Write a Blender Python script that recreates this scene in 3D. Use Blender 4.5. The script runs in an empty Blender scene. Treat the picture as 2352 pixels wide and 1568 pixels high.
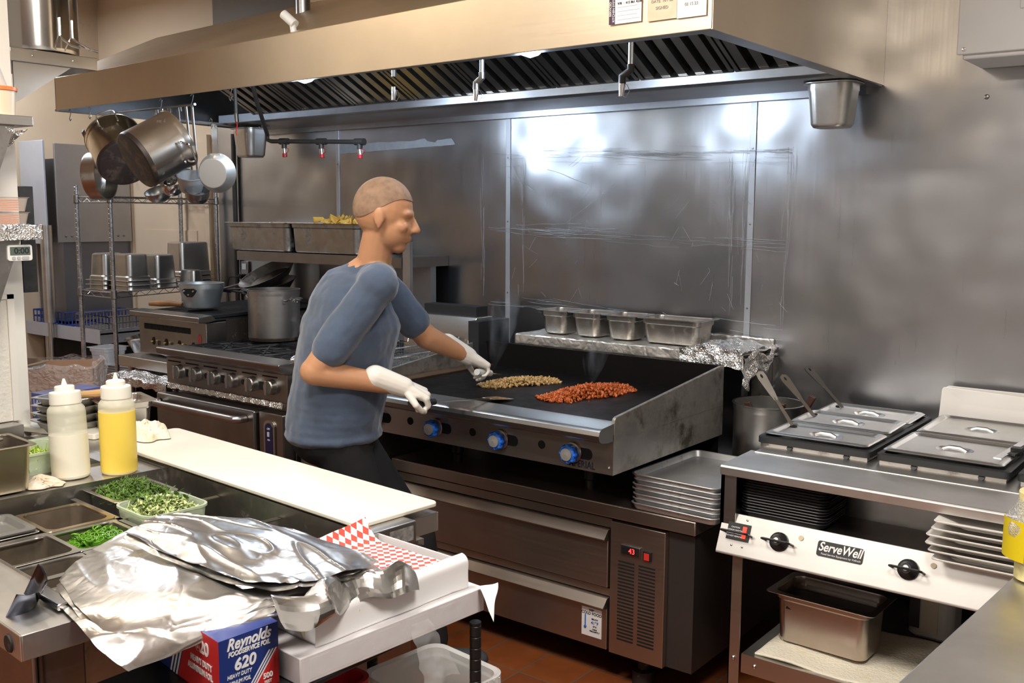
import bpy, math, random
from mathutils import Vector, Matrix, Euler, noise
S = bpy.context.scene
COL = S.collection
PI = math.pi
random.seed(7)

# ------------------------------------------------------------ camera, exposure
cam = bpy.data.cameras.new('camera'); co = bpy.data.objects.new('camera', cam); COL.objects.link(co)
yaw, pit, rol, HC, DC = 0.65917, -0.12686, 0.00572, 1.66303, 3.79466
fw = Vector((-math.sin(yaw)*math.cos(pit), math.cos(yaw)*math.cos(pit), math.sin(pit)))
r0 = Vector((math.cos(yaw), math.sin(yaw), 0)); u0 = r0.cross(fw)
r2 = r0*math.cos(rol)+u0*math.sin(rol); u2 = u0*math.cos(rol)-r0*math.sin(rol)
co.matrix_world = Matrix(((r2.x, u2.x, -fw.x, 0), (r2.y, u2.y, -fw.y, -DC), (r2.z, u2.z, -fw.z, HC), (0, 0, 0, 1)))
cam.sensor_width = 36; cam.lens = 34.99; cam.clip_start = 0.05
cam.dof.use_dof = True; cam.dof.focus_distance = 3.6; cam.dof.aperture_fstop = 16.0
S.camera = co
S.view_settings.view_transform = 'Standard'; S.view_settings.look = 'None'
S.view_settings.exposure = 0.0; S.view_settings.gamma = 1.0; S.view_settings.use_curve_mapping = False
w = bpy.data.worlds.new('world'); S.world = w; w.use_nodes = True
w.node_tree.nodes['Background'].inputs[0].default_value = (.9, .85, .8, 1); w.node_tree.nodes['Background'].inputs[1].default_value = 0.05

# ------------------------------------------------------------ room lights
def area(name, loc, sx, sy, power, color, rot=(0, 0, 0), spread=180):
    l = bpy.data.lights.new(name, 'AREA'); l.shape = 'RECTANGLE'; l.size = sx; l.size_y = sy
    l.energy = power; l.color = color; l.spread = math.radians(spread)
    o = bpy.data.objects.new(name, l); COL.objects.link(o); o.location = loc; o.rotation_euler = rot; return o
WARM = (1.0, .82, .60)
area('ceiling_light', (-1.9, -2.7, 3.0), .6, .6, 52, (1, .94, .86))
area('ceiling_light', (-3.6, -2.6, 3.0), .6, .6, 44, (1, .86, .68))
area('ceiling_light', (-0.1, -3.0, 3.0), .6, .6, 78, (1, .94, .87))
area('ceiling_light', (-5.9, -1.2, 3.0), .6, .6, 40, (.84, .90, 1))  # cool area light added for the window light in the dish area
area('ceiling_light', (-2.4, -5.0, 3.0), 1.2, .6, 50, (1, .94, .87))
HOODLAMP = (.68, .82, 1.0)

# ------------------------------------------------------------ naming helpers
PM = {}
def tag(o, label=None, cat=None, group=None, kind=None):
    if label: o['label'] = label
    if cat: o['category'] = cat
    if group: o['group'] = group
    if kind: o['kind'] = kind
    return o
def thing(name, label, cat, loc=(0, 0, 0), rotz=0, group=None):
    o = bpy.data.objects.new(name, None); COL.objects.link(o); o.empty_display_size = .05
    o.location = loc; o.rotation_euler = (0, 0, rotz)
    PM[o.name] = Matrix.Translation(loc) @ Matrix.Rotation(rotz, 4, 'Z')
    return tag(o, label, cat, group)
def place(o, loc, rot=(0, 0, 0)):
    o.location = loc; o.rotation_euler = rot; return o
def dup(root, loc=None, rot=None, label=None, group=None, parent=None, scale=None):
    r = root.copy(); COL.objects.link(r); r.parent = parent
    if loc is not None: r.location = loc
    if rot is not None: r.rotation_euler = rot
    if scale is not None: r.scale = scale
    if label: r['label'] = label
    if group: r['group'] = group
    if root.name in PM: PM[r.name] = PM[root.name]
    for ch in list(root.children): dup(ch, parent=r)
    return r

# ------------------------------------------------------------ mesh builder
class MB:
    def __init__(s): s.v = []; s.f = []; s.T = None
    def add(s, vs, fs, T=None):
        n = len(s.v); T = T or s.T
        s.v += [tuple(T @ Vector(v)) for v in vs] if T is not None else [tuple(v) for v in vs]
        s.f += [tuple(i+n for i in f) for f in fs]; return s
    def box(s, x0, x1, y0, y1, z0, z1, T=None):
        vs = [(x, y, z) for z in (z0, z1) for x, y in ((x0, y0), (x1, y0), (x1, y1), (x0, y1))]
        return s.add(vs, [(3, 2, 1, 0), (4, 5, 6, 7), (0, 1, 5, 4), (1, 2, 6, 5), (2, 3, 7, 6), (3, 0, 4, 7)], T)
    def prism(s, poly, axis, a, b, T=None):
        def P(p, c):
            return (c, p[0], p[1]) if axis == 'x' else (p[0], c, p[1]) if axis == 'y' else (p[0], p[1], c)
        n = len(poly); vs = [P(p, a) for p in poly]+[P(p, b) for p in poly]
        fs = [tuple(range(n)), tuple(range(2*n-1, n-1, -1))]+[(i, i+n, (i+1) % n+n, (i+1) % n) for i in range(n)]
        return s.add(vs, fs, T)
    def loft(s, rings, cap0=True, cap1=True, closed=False, T=None):
        n = len(rings[0]); vs = [p for r in rings for p in r]; fs = []
        m = len(rings)
        for k in range(m if closed else m-1):
            a, b = k*n, ((k+1) % m)*n
            for i in range(n): j = (i+1) % n; fs.append((a+i, a+j, b+j, b+i))
        if not closed:
            if cap0: fs.append(tuple(range(n-1, -1, -1)))
            if cap1: fs.append(tuple(range((m-1)*n, m*n)))
        return s.add(vs, fs, T)
    def lathe(s, prof, n=32, T=None, cap0=True, cap1=True):
        return s.loft([[(r*math.cos(2*PI*i/n), r*math.sin(2*PI*i/n), z) for i in range(n)] for r, z in prof], cap0, cap1, False, T)
    def tube(s, pts, r, n=8, closed=False, T=None):
        pts = [Vector(p) for p in pts]; m = len(pts); rings = []
        rr = r if isinstance(r, (list, tuple)) else [r]*m
        d0 = (pts[1]-pts[0]).normalized(); up = Vector((0, 0, 1)) if abs(d0.z) < .9 else Vector((1, 0, 0))
        a = d0.cross(up).normalized()
        for i in range(m):
            if closed: d = (pts[(i+1) % m]-pts[i-1])
            else: d = pts[min(i+1, m-1)]-pts[max(i-1, 0)]
            d.normalize(); a = (a-d*a.dot(d)).normalized(); b = d.cross(a)
            rings.append([tuple(pts[i]+(a*math.cos(2*PI*k/n)+b*math.sin(2*PI*k/n))*rr[i]) for k in range(n)])
        return s.loft(rings, True, True, closed, T)
    def ball(s, c, r, n=16, T=None, sc=(1, 1, 1)):
        prof = [(max(1e-4, math.sin(PI*k/(n//2))), -math.cos(PI*k/(n//2))) for k in range(n//2+1)]
        M = Matrix.Translation(c) @ Matrix.Diagonal((r*sc[0], r*sc[1], r*sc[2], 1))
        return s.lathe(prof, n, (T @ M) if T is not None else M)
    def grid(s, f, nu, nv, T=None):
        vs = [tuple(f(i/nu, j/nv)) for j in range(nv+1) for i in range(nu+1)]
        fs = [(j*(nu+1)+i, j*(nu+1)+i+1, (j+1)*(nu+1)+i+1, (j+1)*(nu+1)+i) for j in range(nv) for i in range(nu)]
        return s.add(vs, fs, T)
    def bar(s, p, q, wx, wz, T=None, up=(0, 0, 1)):
        p, q = Vector(p), Vector(q); d = (q-p); L = d.length; d.normalize(); up = Vector(up)
        a = d.cross(up).normalized(); b = a.cross(d)
        M = Matrix(((d.x, a.x, b.x, p.x), (d.y, a.y, b.y, p.y), (d.z, a.z, b.z, p.z), (0, 0, 0, 1)))
        return s.box(0, L, -wx/2, wx/2, -wz/2, wz/2, (T @ M) if T is not None else M)
    def obj(s, name, mat, parent=None, loc=(0, 0, 0), rot=(0, 0, 0), world=True, bevel=0, sub=0, solid=0, ang=35, bseg=2):
        me = bpy.data.meshes.new(name)
        vs = s.v
        if parent is not None and world and parent.name in PM:
            I = PM[parent.name].inverted(); vs = [tuple(I @ Vector(v)) for v in vs]
        elif parent is None and world and (any(loc)):
            vs = [(v[0]-loc[0], v[1]-loc[1], v[2]-loc[2]) for v in vs]
        me.from_pydata(vs, [], s.f); me.update()
        o = bpy.data.objects.new(name, me); COL.objects.link(o)
        if mat: me.materials.append(mat)
        me.shade_smooth()
        try: me.set_sharp_from_angle(angle=math.radians(ang))
        except Exception: pass
        if parent is not None:
            o.parent = parent
            if parent.name in PM: PM[o.name] = PM[parent.name]
        else:
            o.location = loc; PM[o.name] = Matrix.Translation(loc)
        if any(rot): o.rotation_euler = rot
        if solid: md = o.modifiers.new('solid', 'SOLIDIFY'); md.thickness = solid; md.offset = 0
        if bevel:
            md = o.modifiers.new('bevel', 'BEVEL'); md.width = bevel; md.segments = bseg; md.limit_method = 'ANGLE'; md.angle_limit = math.radians(40)
            md.harden_normals = False
        if len(s.f) < 5000 and ang < 90: md = o.modifiers.new('wn', 'WEIGHTED_NORMAL'); md.keep_sharp = True
        if sub: md = o.modifiers.new('sub', 'SUBSURF'); md.levels = sub; md.render_levels = sub
        return o
def rr(a, b, r, z, n=5, cx=0, cy=0):
    """rounded rectangle ring, half sizes a,b"""
    r = min(r, a, b); pts = []
    for k, (sx, sy) in enumerate(((1, 1), (-1, 1), (-1, -1), (1, -1))):
        for i in range(n+1):
            t = (k+i/n)*PI/2
            pts.append((cx+sx*(a-r)+r*math.cos(t), cy+sy*(b-r)+r*math.sin(t), z))
    return pts
def B(*a, T=None): return MB().box(*a, T=T)
def Rz(a): return Matrix.Rotation(a, 4, 'Z')
def Rx(a): return Matrix.Rotation(a, 4, 'X')
def Ry(a): return Matrix.Rotation(a, 4, 'Y')
def Tr(x, y, z): return Matrix.Translation((x, y, z))
def aim(d):
    """rotation matrix taking +z to d"""
    return Vector((0, 0, 1)).rotation_difference(Vector(d).normalized()).to_matrix().to_4x4()
def text(name, body, size, T, mat, parent, font_ext=.0006, align='CENTER', shear=0, sx=1, bold=0):
    cu = bpy.data.curves.new('t', 'FONT'); cu.body = body; cu.size = size; cu.extrude = font_ext; cu.align_x = align; cu.align_y = 'CENTER'
    cu.shear = shear; cu.offset = bold
    t = bpy.data.objects.new('t', cu); COL.objects.link(t)
    dg = bpy.context.evaluated_depsgraph_get(); me = bpy.data.meshes.new_from_object(t.evaluated_get(dg))
    vs = [tuple(T @ Vector((v.co.x*sx, v.co.y, v.co.z))) for v in me.vertices]; fs = [tuple(p.vertices) for p in me.polygons]
    bpy.data.objects.remove(t); bpy.data.curves.remove(cu); bpy.data.meshes.remove(me)
    m = MB(); m.v = vs; m.f = fs
    return m.obj(name, mat, parent, ang=20)
def face(o, x, y=None, z=None):
    """frame for lettering on a vertical face: origin o, x axis direction"""
    X = Vector(x).normalized(); Y = Vector(y or (0, 0, 1)).normalized(); Z = X.cross(Y)
    return Matrix(((X.x, Y.x, Z.x, o[0]), (X.y, Y.y, Z.y, o[1]), (X.z, Y.z, Z.z, o[2]), (0, 0, 0, 1)))

# ------------------------------------------------------------ materials
MATS = {}
def mat(name, color, metal=0., rough=.5, brush=None, bump=0., bscale=40., var=0., vscale=8., dirt=None, dscale=5., damt=.5,
        trans=0., alpha=1., emit=None, estr=0., ior=1.45, coat=0., spec=None, wav=0., wscale=1.2, rvar=.0, sss=0., sheen=0., wrinkle=0., wrs=9., aniso=0., bstr=.10):
    if name in MATS: return MATS[name]
    m = bpy.data.materials.new(name); m.use_nodes = True; nt = m.node_tree; N = nt.nodes; L = nt.links
    p = N['Principled BSDF']; c4 = (*color, 1)
    p.inputs['Base Color'].default_value = c4; p.inputs['Metallic'].default_value = metal; p.inputs['Roughness'].default_value = rough
    p.inputs['IOR'].default_value = ior; p.inputs['Transmission Weight'].default_value = trans; p.inputs['Alpha'].default_value = alpha
    p.inputs['Coat Weight'].default_value = coat
    if spec is not None: p.inputs['Specular IOR Level'].default_value = spec
    if aniso: p.inputs['Anisotropic'].default_value = aniso
    if sss: p.inputs['Subsurface Weight'].default_value = sss; p.inputs['Subsurface Radius'].default_value = (.02, .008, .004)
    if sheen: p.inputs['Sheen Weight'].default_value = sheen
    if emit: p.inputs['Emission Color'].default_value = (*emit, 1); p.inputs['Emission Strength'].default_value = estr
    tc = N.new('ShaderNodeTexCoord')
    def noise_(scale, detail=4, sc=None, rough_=.55):
        n = N.new('ShaderNodeTexNoise'); n.inputs['Scale'].default_value = scale; n.inputs['Detail'].default_value = detail; n.inputs['Roughness'].default_value = rough_
        if sc:
            mp = N.new('ShaderNodeMapping'); mp.inputs['Scale'].default_value = sc; L.new(tc.outputs['Object'], mp.inputs[0]); L.new(mp.outputs[0], n.inputs['Vector'])
        else: L.new(tc.outputs['Object'], n.inputs['Vector'])
        return n
    def ramp(src, a, b, ca, cb):
        r = N.new('ShaderNodeValToRGB'); r.color_ramp.elements[0].position = a; r.color_ramp.elements[1].position = b
        r.color_ramp.elements[0].color = ca; r.color_ramp.elements[1].color = cb; L.new(src, r.inputs[0]); return r
    col = None
    if var:
        n = noise_(vscale); r = ramp(n.outputs['Fac'], .3, .7, tuple(max(0, c*(1-var)) for c in color)+(1,), tuple(min(1, c*(1+var)) for c in color)+(1,)); col = r.outputs[0]
    if dirt:
        n = noise_(dscale, 6, None, .7); r = ramp(n.outputs['Fac'], .62-damt*.3, .72-damt*.1, (0, 0, 0, 1), (1, 1, 1, 1))
        mx = N.new('ShaderNodeMix'); mx.data_type = 'RGBA'; L.new(r.outputs[0], mx.inputs[0])
        if col: L.new(col, mx.inputs[6])
        else: mx.inputs[6].default_value = c4
        mx.inputs[7].default_value = (*dirt, 1); col = mx.outputs[2]
        ml = N.new('ShaderNodeMath'); ml.operation = 'MULTIPLY_ADD'; ml.inputs[1].default_value = -metal*.8; ml.inputs[2].default_value = metal; L.new(r.outputs[0], ml.inputs[0]); L.new(ml.outputs[0], p.inputs['Metallic'])
    if col: L.new(col, p.inputs['Base Color'])
    h = None; last = None
    def addbump(src, strength, dist):
        nonlocal last
        b = N.new('ShaderNodeBump'); b.inputs['Strength'].default_value = strength; b.inputs['Distance'].default_value = dist; L.new(src, b.inputs['Height'])
        if last: L.new(last, b.inputs['Normal'])
        last = b.outputs[0]
    if wav: addbump(noise_(wscale, 2).outputs['Fac'], 1., wav)
    if wrinkle:
        v = N.new('ShaderNodeTexVoronoi'); v.feature = 'DISTANCE_TO_EDGE'; v.inputs['Scale'].default_value = wrs
        dn = noise_(wrs*.7, 3); mxv = N.new('ShaderNodeVectorMath'); mxv.operation = 'MULTIPLY_ADD'; mxv.inputs[1].default_value = (.35,)*3
        L.new(dn.outputs['Color'], mxv.inputs[0]); L.new(tc.outputs['Object'], mxv.inputs[2]); L.new(mxv.outputs[0], v.inputs['Vector'])
        addbump(v.outputs['Distance'], 1., wrinkle); addbump(noise_(wrs*2.2, 4).outputs['Fac'], .8, wrinkle*.25)
    if brush:
        n = noise_(1, 3, brush)
        mr = N.new('ShaderNodeMapRange'); mr.inputs['To Min'].default_value = max(.02, rough-.04); mr.inputs['To Max'].default_value = rough+.05
        L.new(n.outputs['Fac'], mr.inputs[0]); L.new(mr.outputs[0], p.inputs['Roughness']); addbump(n.outputs['Fac'], bstr, .0004)
    elif rvar:
        n = noise_(vscale, 5); mr = N.new('ShaderNodeMapRange'); mr.inputs['To Min'].default_value = max(.02, rough-rvar); mr.inputs['To Max'].default_value = rough+rvar
        L.new(n.outputs['Fac'], mr.inputs[0]); L.new(mr.outputs[0], p.inputs['Roughness'])
    if bump: addbump(noise_(bscale, 5).outputs['Fac'], .6, bump)
    if last: L.new(last, p.inputs['Normal'])
    MATS[name] = m; return m
HB = (4, 4, 160); VB = (160, 160, 3)
m_wall = mat('brushed_wall_steel', (.38, .385, .40), 1, .29, brush=(120, 120, 3), bstr=.03, wav=.035, wscale=1.7, var=.10, vscale=2.2)
m_hood = mat('brushed_hood_steel', (.72, .61, .46), 1, .40, brush=(3, 3, 140), var=.07, vscale=3)
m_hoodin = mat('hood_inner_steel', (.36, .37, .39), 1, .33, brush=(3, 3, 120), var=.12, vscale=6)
m_filter = mat('baffle_steel', (.40, .38, .35), 1, .27, var=.18, vscale=5)
m_steel = mat('brushed_steel', (.56, .55, .53), 1, .30, brush=(4, 4, 120), var=.06, vscale=6)
m_steelt = mat('table_top_steel', (.68, .66, .63), 1, .38, brush=(3, 120, 120), var=.1, vscale=7)
m_pan = mat('pan_steel', (.50, .49, .47), 1, .32, var=.10, vscale=12, rvar=.06)
m_pand = mat('worn_pan_steel', (.42, .40, .375), 1, .34, var=.18, vscale=14, dirt=(.14, .105, .07), dscale=12, damt=.2)
m_lid = mat('lid_steel', (.68, .675, .66), 1, .36, var=.05, vscale=10, rvar=.03)
m_alu = mat('sheet_pan_aluminium', (.50, .51, .52), .75, .46, var=.1, vscale=9, dirt=(.22, .19, .15), dscale=16, damt=.08)
m_chrome = mat('polished_steel', (.72, .71, .70), 1, .14)
m_wire = mat('chrome_wire', (.40, .40, .41), 1, .3, var=.3, vscale=40)
m_dsteel = mat('dark_range_steel', (.30, .285, .275), 1, .33, brush=(3, 3, 120), var=.15, vscale=6)
m_csteel = mat('cooler_steel', (.52, .45, .39), 1, .38, brush=(3, 3, 120), var=.06, vscale=6)
m_servesteel = mat('steam_table_panel_steel', (.62, .60, .57), .85, .40, brush=(3, 3, 90), var=.04, vscale=10)
m_grid = mat('griddle_side_steel', (.48, .46, .43), 1, .42, brush=(4, 4, 60), dirt=(.06, .048, .036), dscale=5.5, damt=.55, var=.1)
m_iron = mat('cast_iron', (.018, .018, .02), .2, .55, bump=.001, bscale=80)
m_plate = mat('griddle_plate_black', (.007, .006, .006), 0, .42, spec=.08, rvar=.16, vscale=14, bump=.0006, bscale=60)
m_burnt = mat('burnt_grease', (.03, .024, .02), .2, .6, bump=.002, bscale=50, dirt=(.25, .2, .14), dscale=30, damt=.1)
m_black = mat('black_plastic', (.012, .012, .013), 0, .4)
m_dark = mat('dark_void', (.006, .006, .006), 0, .8)
m_foil = mat('aluminium_foil', (.78, .74, .68), .85, .36, wrinkle=.006, wrs=11)
m_foilw = mat('crumpled_foil', (.80, .79, .77), .95, .26, wrinkle=.006, wrs=26)
m_board = mat('cutting_board_plastic', (.70, .665, .575), 0, .45, var=.03, vscale=5, bump=.0003, bscale=90)
m_white = mat('white_painted_metal', (.66, .665, .67), 0, .35, var=.02)
m_plaster = mat('beige_painted_wall', (.56, .44, .31), 0, .6, var=.07, vscale=1.6, bump=.002, bscale=9, dirt=(.42, .32, .22), dscale=2.6, damt=.08)
m_wpanel = mat('textured_white_panel', (.78, .75, .68), 0, .5, bump=.008, bscale=55)
m_wpost = mat('white_painted_wood', (.80, .77, .71), 0, .5, var=.02)
m_ceil = mat('ceiling_tile', (.70, .64, .55), 0, .8, bump=.002, bscale=70)
m_plate_w = mat('white_china', (.82, .79, .74), 0, .2, coat=.4)
m_paper = mat('white_paper', (.80, .79, .79), 0, .7)
m_card = mat('white_cardboard', (.62, .60, .61), 0, .55, var=.04, vscale=20)
m_brown = mat('brown_cardboard', (.45, .27, .17), 0, .7, var=.08, vscale=14)
m_cloth = mat('cream_terry_cloth', (.80, .74, .60), 0, .95, bump=.01, bscale=110, dirt=(.75, .62, .33), dscale=14, damt=.12)
m_blue = mat('blue_knob_plastic', (.012, .14, .68), 0, .45)
m_red = mat('red_plastic', (.42, .012, .02), 0, .4)
m_orange = mat('orange_plastic', (.85, .22, .05), 0, .4)
m_wood = mat('worn_wood', (.42, .20, .08), 0, .6, var=.2, vscale=20)
m_dwood = mat('dark_wood_handle', (.055, .022, .016), 0, .4)
m_label = mat('black_ink', (.02, .02, .02), 0, .6)
m_winkk = mat('white_ink', (.8, .8, .8), 0, .5)
m_glow = mat('red_indicator', (.4, .01, .01), 0, .4, emit=(1, .03, .03), estr=5)
m_rubber = mat('black_gasket', (.02, .021, .022), 0, .5)
m_clear = mat('clear_film', (1, 1, 1), 0, .08, alpha=.16)
m_ctub = mat('cloudy_plastic_tub', (.72, .72, .70), 0, .35, alpha=.55)
m_gtub = mat('greenish_plastic_tub', (.58, .66, .50), 0, .3, alpha=.62)
# ============================================================ SETTING
def struct(o): o['kind'] = 'structure'; return o
struct(B(-6.53, 1.6, 0, .1, 0, 3.1).obj('wall_back', m_plaster))
struct(B(-6.63, -6.53, -6.2, .1, 0, 3.1).obj('wall_left', m_plaster))
m_grey = mat('pale_grey_painted_wall', (.52, .51, .49), 0, .6, var=.04)
struct(B(1.6, 1.7, -6.2, .1, 0, 3.1).obj('wall_right', m_grey))
struct(B(-6.63, 1.7, -6.3, -6.2, 0, 3.1).obj('wall_front', m_grey))
struct(B(-6.63, 1.7, -6.3, .1, 3.1, 3.16).obj('ceiling', m_ceil))
def tile_mat():
    m = bpy.data.materials.new('quarry_tile'); m.use_nodes = True; nt = m.node_tree; N = nt.nodes; L = nt.links; p = N['Principled BSDF']
    tc = N.new('ShaderNodeTexCoord'); mp = N.new('ShaderNodeMapping'); mp.inputs['Rotation'].default_value = (0, 0, 0); mp.inputs['Location'].default_value = (.07, .02, 0)
    L.new(tc.outputs['Object'], mp.inputs[0]); b = N.new('ShaderNodeTexBrick'); b.offset = 0
    for k, v in (('Scale', 1.), ('Mortar Size', .003), ('Brick Width', .203), ('Row Height', .203), ('Mortar Smooth', .1)): b.inputs[k].default_value = v
    b.inputs['Color1'].default_value = (.30, .082, .022, 1); b.inputs['Color2'].default_value = (.24, .062, .018, 1); b.inputs['Mortar'].default_value = (.16, .13, .10, 1)
    L.new(mp.outputs[0], b.inputs['Vector']); n = N.new('ShaderNodeTexNoise'); n.inputs['Scale'].default_value = 9; L.new(tc.outputs['Object'], n.inputs['Vector'])
    mx = N.new('ShaderNodeMix'); mx.data_type = 'RGBA'; mx.blend_type = 'MULTIPLY'; mx.inputs[0].default_value = .5; L.new(b.outputs[0], mx.inputs[6]); L.new(n.outputs['Fac'], mx.inputs[7]); L.new(mx.outputs[2], p.inputs['Base Color'])
    bp_ = N.new('ShaderNodeBump'); bp_.inputs['Distance'].default_value = .002; bp_.invert = True; L.new(b.outputs['Fac'], bp_.inputs['Height']); L.new(bp_.outputs[0], p.inputs['Normal'])
    p.inputs['Roughness'].default_value = .42; return m
struct(B(-6.63, 1.7, -6.3, .1, -.1, 0).obj('floor', tile_mat()))
# steel cladding on the back wall, four sheets butted at the seams
SX = (-5.22, -4.14, -2.955, -1.716, 1.6)  # most positions from here on taken from image pixels, back-projected onto planes
for i in range(4):
    struct(B(SX[i]+.001, SX[i+1]-.001, -.014, 0, 0, 2.62 if i < 3 else 3.1).obj('wall_cladding', m_wall))
struct(B(-5.219, -1.717, -.016, 0, 2.622, 3.1).obj('wall_cladding', mat('matte_brown_grey_sheet', (.16, .135, .11), 0, .6, var=.05)))
m_strip = mat('seam_strip_aluminium', (.50, .52, .56), .6, .4)
for i, x in enumerate(SX[1:4]):
    t = B(x-.013, x+.013, -.019, -.0145, .9, 2.13).obj('trim_%d' % (i+1), m_strip, bevel=.001); struct(t)
    for z in (1.0, 1.29, 1.63, 1.93):
        MB().lathe([(.0001, .002), (.004, .0015), (.0045, 0)], 10, Tr(x, -.019, z) @ Rx(PI/2)).obj('screw', m_dsteel, t)
# beige side: flush door leaf and its frame on the back wall
d = B(-6.16, -5.34, -.012, 0, 0, 2.1).obj('door_1', m_plaster); struct(d)
B(-6.20, -6.16, -.03, 0, 0, 2.14).obj('frame', m_plaster, d); B(-5.34, -5.30, -.03, 0, 0, 2.14).obj('frame', m_plaster, d)
B(-6.05, -5.45, -.018, -.012, 1.0, 1.55).obj('panel', m_plaster, d)
# sheet-metal strip that a shelf left behind: pale adhesive patch
def patch():
    m = MB(); n = 60; top = []; bot = []
    for i in range(n+1):
        t = i/n; x = -4.12+.82*t
        top.append((x, 2.035-.0*t+.012*noise.noise((x*9, 0, 3)) + (-.012 if .78 < t < .86 else 0))); bot.append((x, 1.985+.018*t+.003*noise.noise((x*30, 5, 3))))
    top[-1] = (-3.30, 2.02); bot[-1] = (-3.29, 2.005)
    m.prism(top+bot[::-1], 'y', -.0165, -.0145); return m
tag(patch().obj('adhesive_strip', mat('grey_adhesive', (.33, .36, .40), .1, .6, var=.1, vscale=20), None, (-3.7, -.015, 2.0)),
    'pale grey glue strip left on the steel wall behind the cook', 'glue strip')

# ============================================================ HOOD
hood = thing('exhaust_hood', 'long brushed steel canopy exhaust hood over the cooking line', 'exhaust hood', (-3, -.7, 2.13))
hy, zb, zt = -1.39, 2.14, 2.285
XR, XL, XLb = -1.215, -4.52, -4.84
def quadbox(m, a, b, c, d_, t):  # thin plate from four corners
    a, b, c, d_ = map(Vector, (a, b, c, d_)); n = (b-a).cross(d_-a).normalized()*t
    vs = [a, b, c, d_, a+n, b+n, c+n, d_+n]
    return m.add(vs, [(3, 2, 1, 0), (4, 5, 6, 7), (0, 1, 5, 4), (1, 2, 6, 5), (2, 3, 7, 6), (3, 0, 4, 7)])
m = MB(); zbl = 2.125
quadbox(m, (XL, hy, zbl), (XR, hy, zb), (XR, hy, 2.33), (XL, hy, zt-.015), -.004); m.obj('front_panel', m_hood, hood, bevel=.002)
m = MB(); quadbox(m, (XL, hy, zt-.015), (XR, hy, 2.33), (XR, -.80, 2.62), (XL-.08, -.80, 2.54), -.004)
quadbox(m, (XL-.08, -.80, 2.54), (XR, -.80, 2.62), (XR, -.02, 2.62), (XLb, -.02, 2.56), -.004); m.obj('top_panel', m_hood, hood)
m = MB(); m.prism([(hy, zb), (-.015, zb), (-.015, 2.62), (-.80, 2.62), (hy, 2.33)], 'x', XR-.004, XR); m.prism([(hy+.002, 2.33), (-.8, 2.62), (-.015, 2.62), (-.015, 3.099), (hy+.002, 3.099)], 'x', XR-.004, XR)
m.obj('end_panel', m_hood, hood)
m = MB(); m.add([(XL, hy, zbl), (XLb, -.02, zb), (XLb, -.02, 2.56), (XL-.08, -.8, 2.54), (XL, hy, zt-.015)], [(0, 1, 2, 3, 4)]); m.obj('end_panel', m_hoodin, hood, solid=.004)
MB().tube([(-4.45, -1.12, 2.135), (-3.84, -1.12, 2.135)], .006, 10).obj('hanging_rail', m_hoodin, hood)
# upper shroud running to the ceiling on the right part
B(-1.95, XR-.004, hy, hy+.004, 2.33, 3.099).obj('shroud', m_hood, hood)
# inner lip round the opening
m = MB(); m.prism([(hy+.004, 2.14), (hy+.05, 2.14), (hy+.05, 2.155), (hy+.012, 2.165), (hy+.012, 2.2), (hy+.004, 2.2)], 'x', XL+.01, XR-.004); m.obj('front_gutter', m_hoodin, hood)
B(XR-.055, XR-.004, hy+.05, -.05, 2.14, 2.156).obj('side_gutter', m_hoodin, hood)
B(XL-.2, XL-.14, hy+.1, -.05, 2.14, 2.15).obj('side_gutter', m_hoodin, hood)
# grease trough along the wall under the filters
m = MB(); m.prism([(-.015, 2.135), (-.34, 2.142), (-.36, 2.15), (-.36, 2.195), (-.35, 2.195), (-.34, 2.165), (-.015, 2.17)], 'x', XLb+.12, XR-.004); m.obj('grease_trough', m_hoodin, hood, bevel=.002)
m = MB(); m.prism([(-.015, 2.11), (-.05, 2.11), (-.05, 2.14), (-.015, 2.14)], 'x', XLb+.12, XR-.05); m.obj('wall_flange', m_hoodin, hood)
# slanted baffle filters
fx0, fx1, nf = XLb+.42, XR-.03, 8
p0, p1 = Vector((0, -.345, 2.185)), Vector((0, -.86, 2.445)); sl = (p1-p0); Lf = sl.length; sl.normalize(); nn = Vector((0, -sl.z, sl.y)); nn = Vector((0, sl.z, -sl.y))
wf = (fx1-fx0)/nf
for k in range(nf):
    x0 = fx0+k*wf+.004; x1 = x0+wf-.008
    Mx = Matrix(((1, 0, 0, x0), (0, sl.y, sl.z, p0.y), (0, sl.z, -sl.y, p0.z), (0, 0, 0, 1)))
    F = MB(); W_ = x1-x0
    F.box(0, W_, 0, .018, -.01, .03, Mx); F.box(0, W_, Lf-.018, Lf, -.01, .03, Mx); F.box(0, .016, 0, Lf, -.01, .03, Mx); F.box(W_-.016, W_, 0, Lf, -.01, .03, Mx)
    f = F.obj('baffle_filter', m_filter, hood); MB().box(0, W_, 0, Lf, .036, .038, Mx).obj('gap_shade', m_dark, f)  # black sheet puts the dark gap behind the baffles into colour
    nb = 5; pw = (W_-.03)/nb
    for j in range(nb):
        bx = .015+j*pw; s_ = MB()
        s_.prism([(bx+.006, -.006), (bx+pw*.60, -.006), (bx+pw*.60, .022), (bx+pw*.56, .022), (bx+pw*.56, -.002), (bx+.010, -.002), (bx+.010, .022), (bx+.006, .022)], 'y', .02, Lf-.02, Mx)
        s_.obj('baffle', m_filter, f)
    if k % 1 == 0:
        h_ = MB()
        for dx in (.32, .62):
            cx = W_*dx; h_.tube([(cx-.02, Lf*.62, -.006), (cx-.018, Lf*.62-.01, -.03), (cx, Lf*.62-.02, -.045), (cx+.018, Lf*.62-.01, -.03), (cx+.02, Lf*.62, -.006)], .0022, 6, T=Mx)
        h_.obj('lift_handle', m_chrome, f)
m = MB(); quadbox(m, (XLb+.1, -.86, 2.445), (XR, -.86, 2.445), (XR, -.90, 2.455), (XLb+.1, -.90, 2.455), .003); m.obj('filter_rail', m_hoodin, hood)
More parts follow.
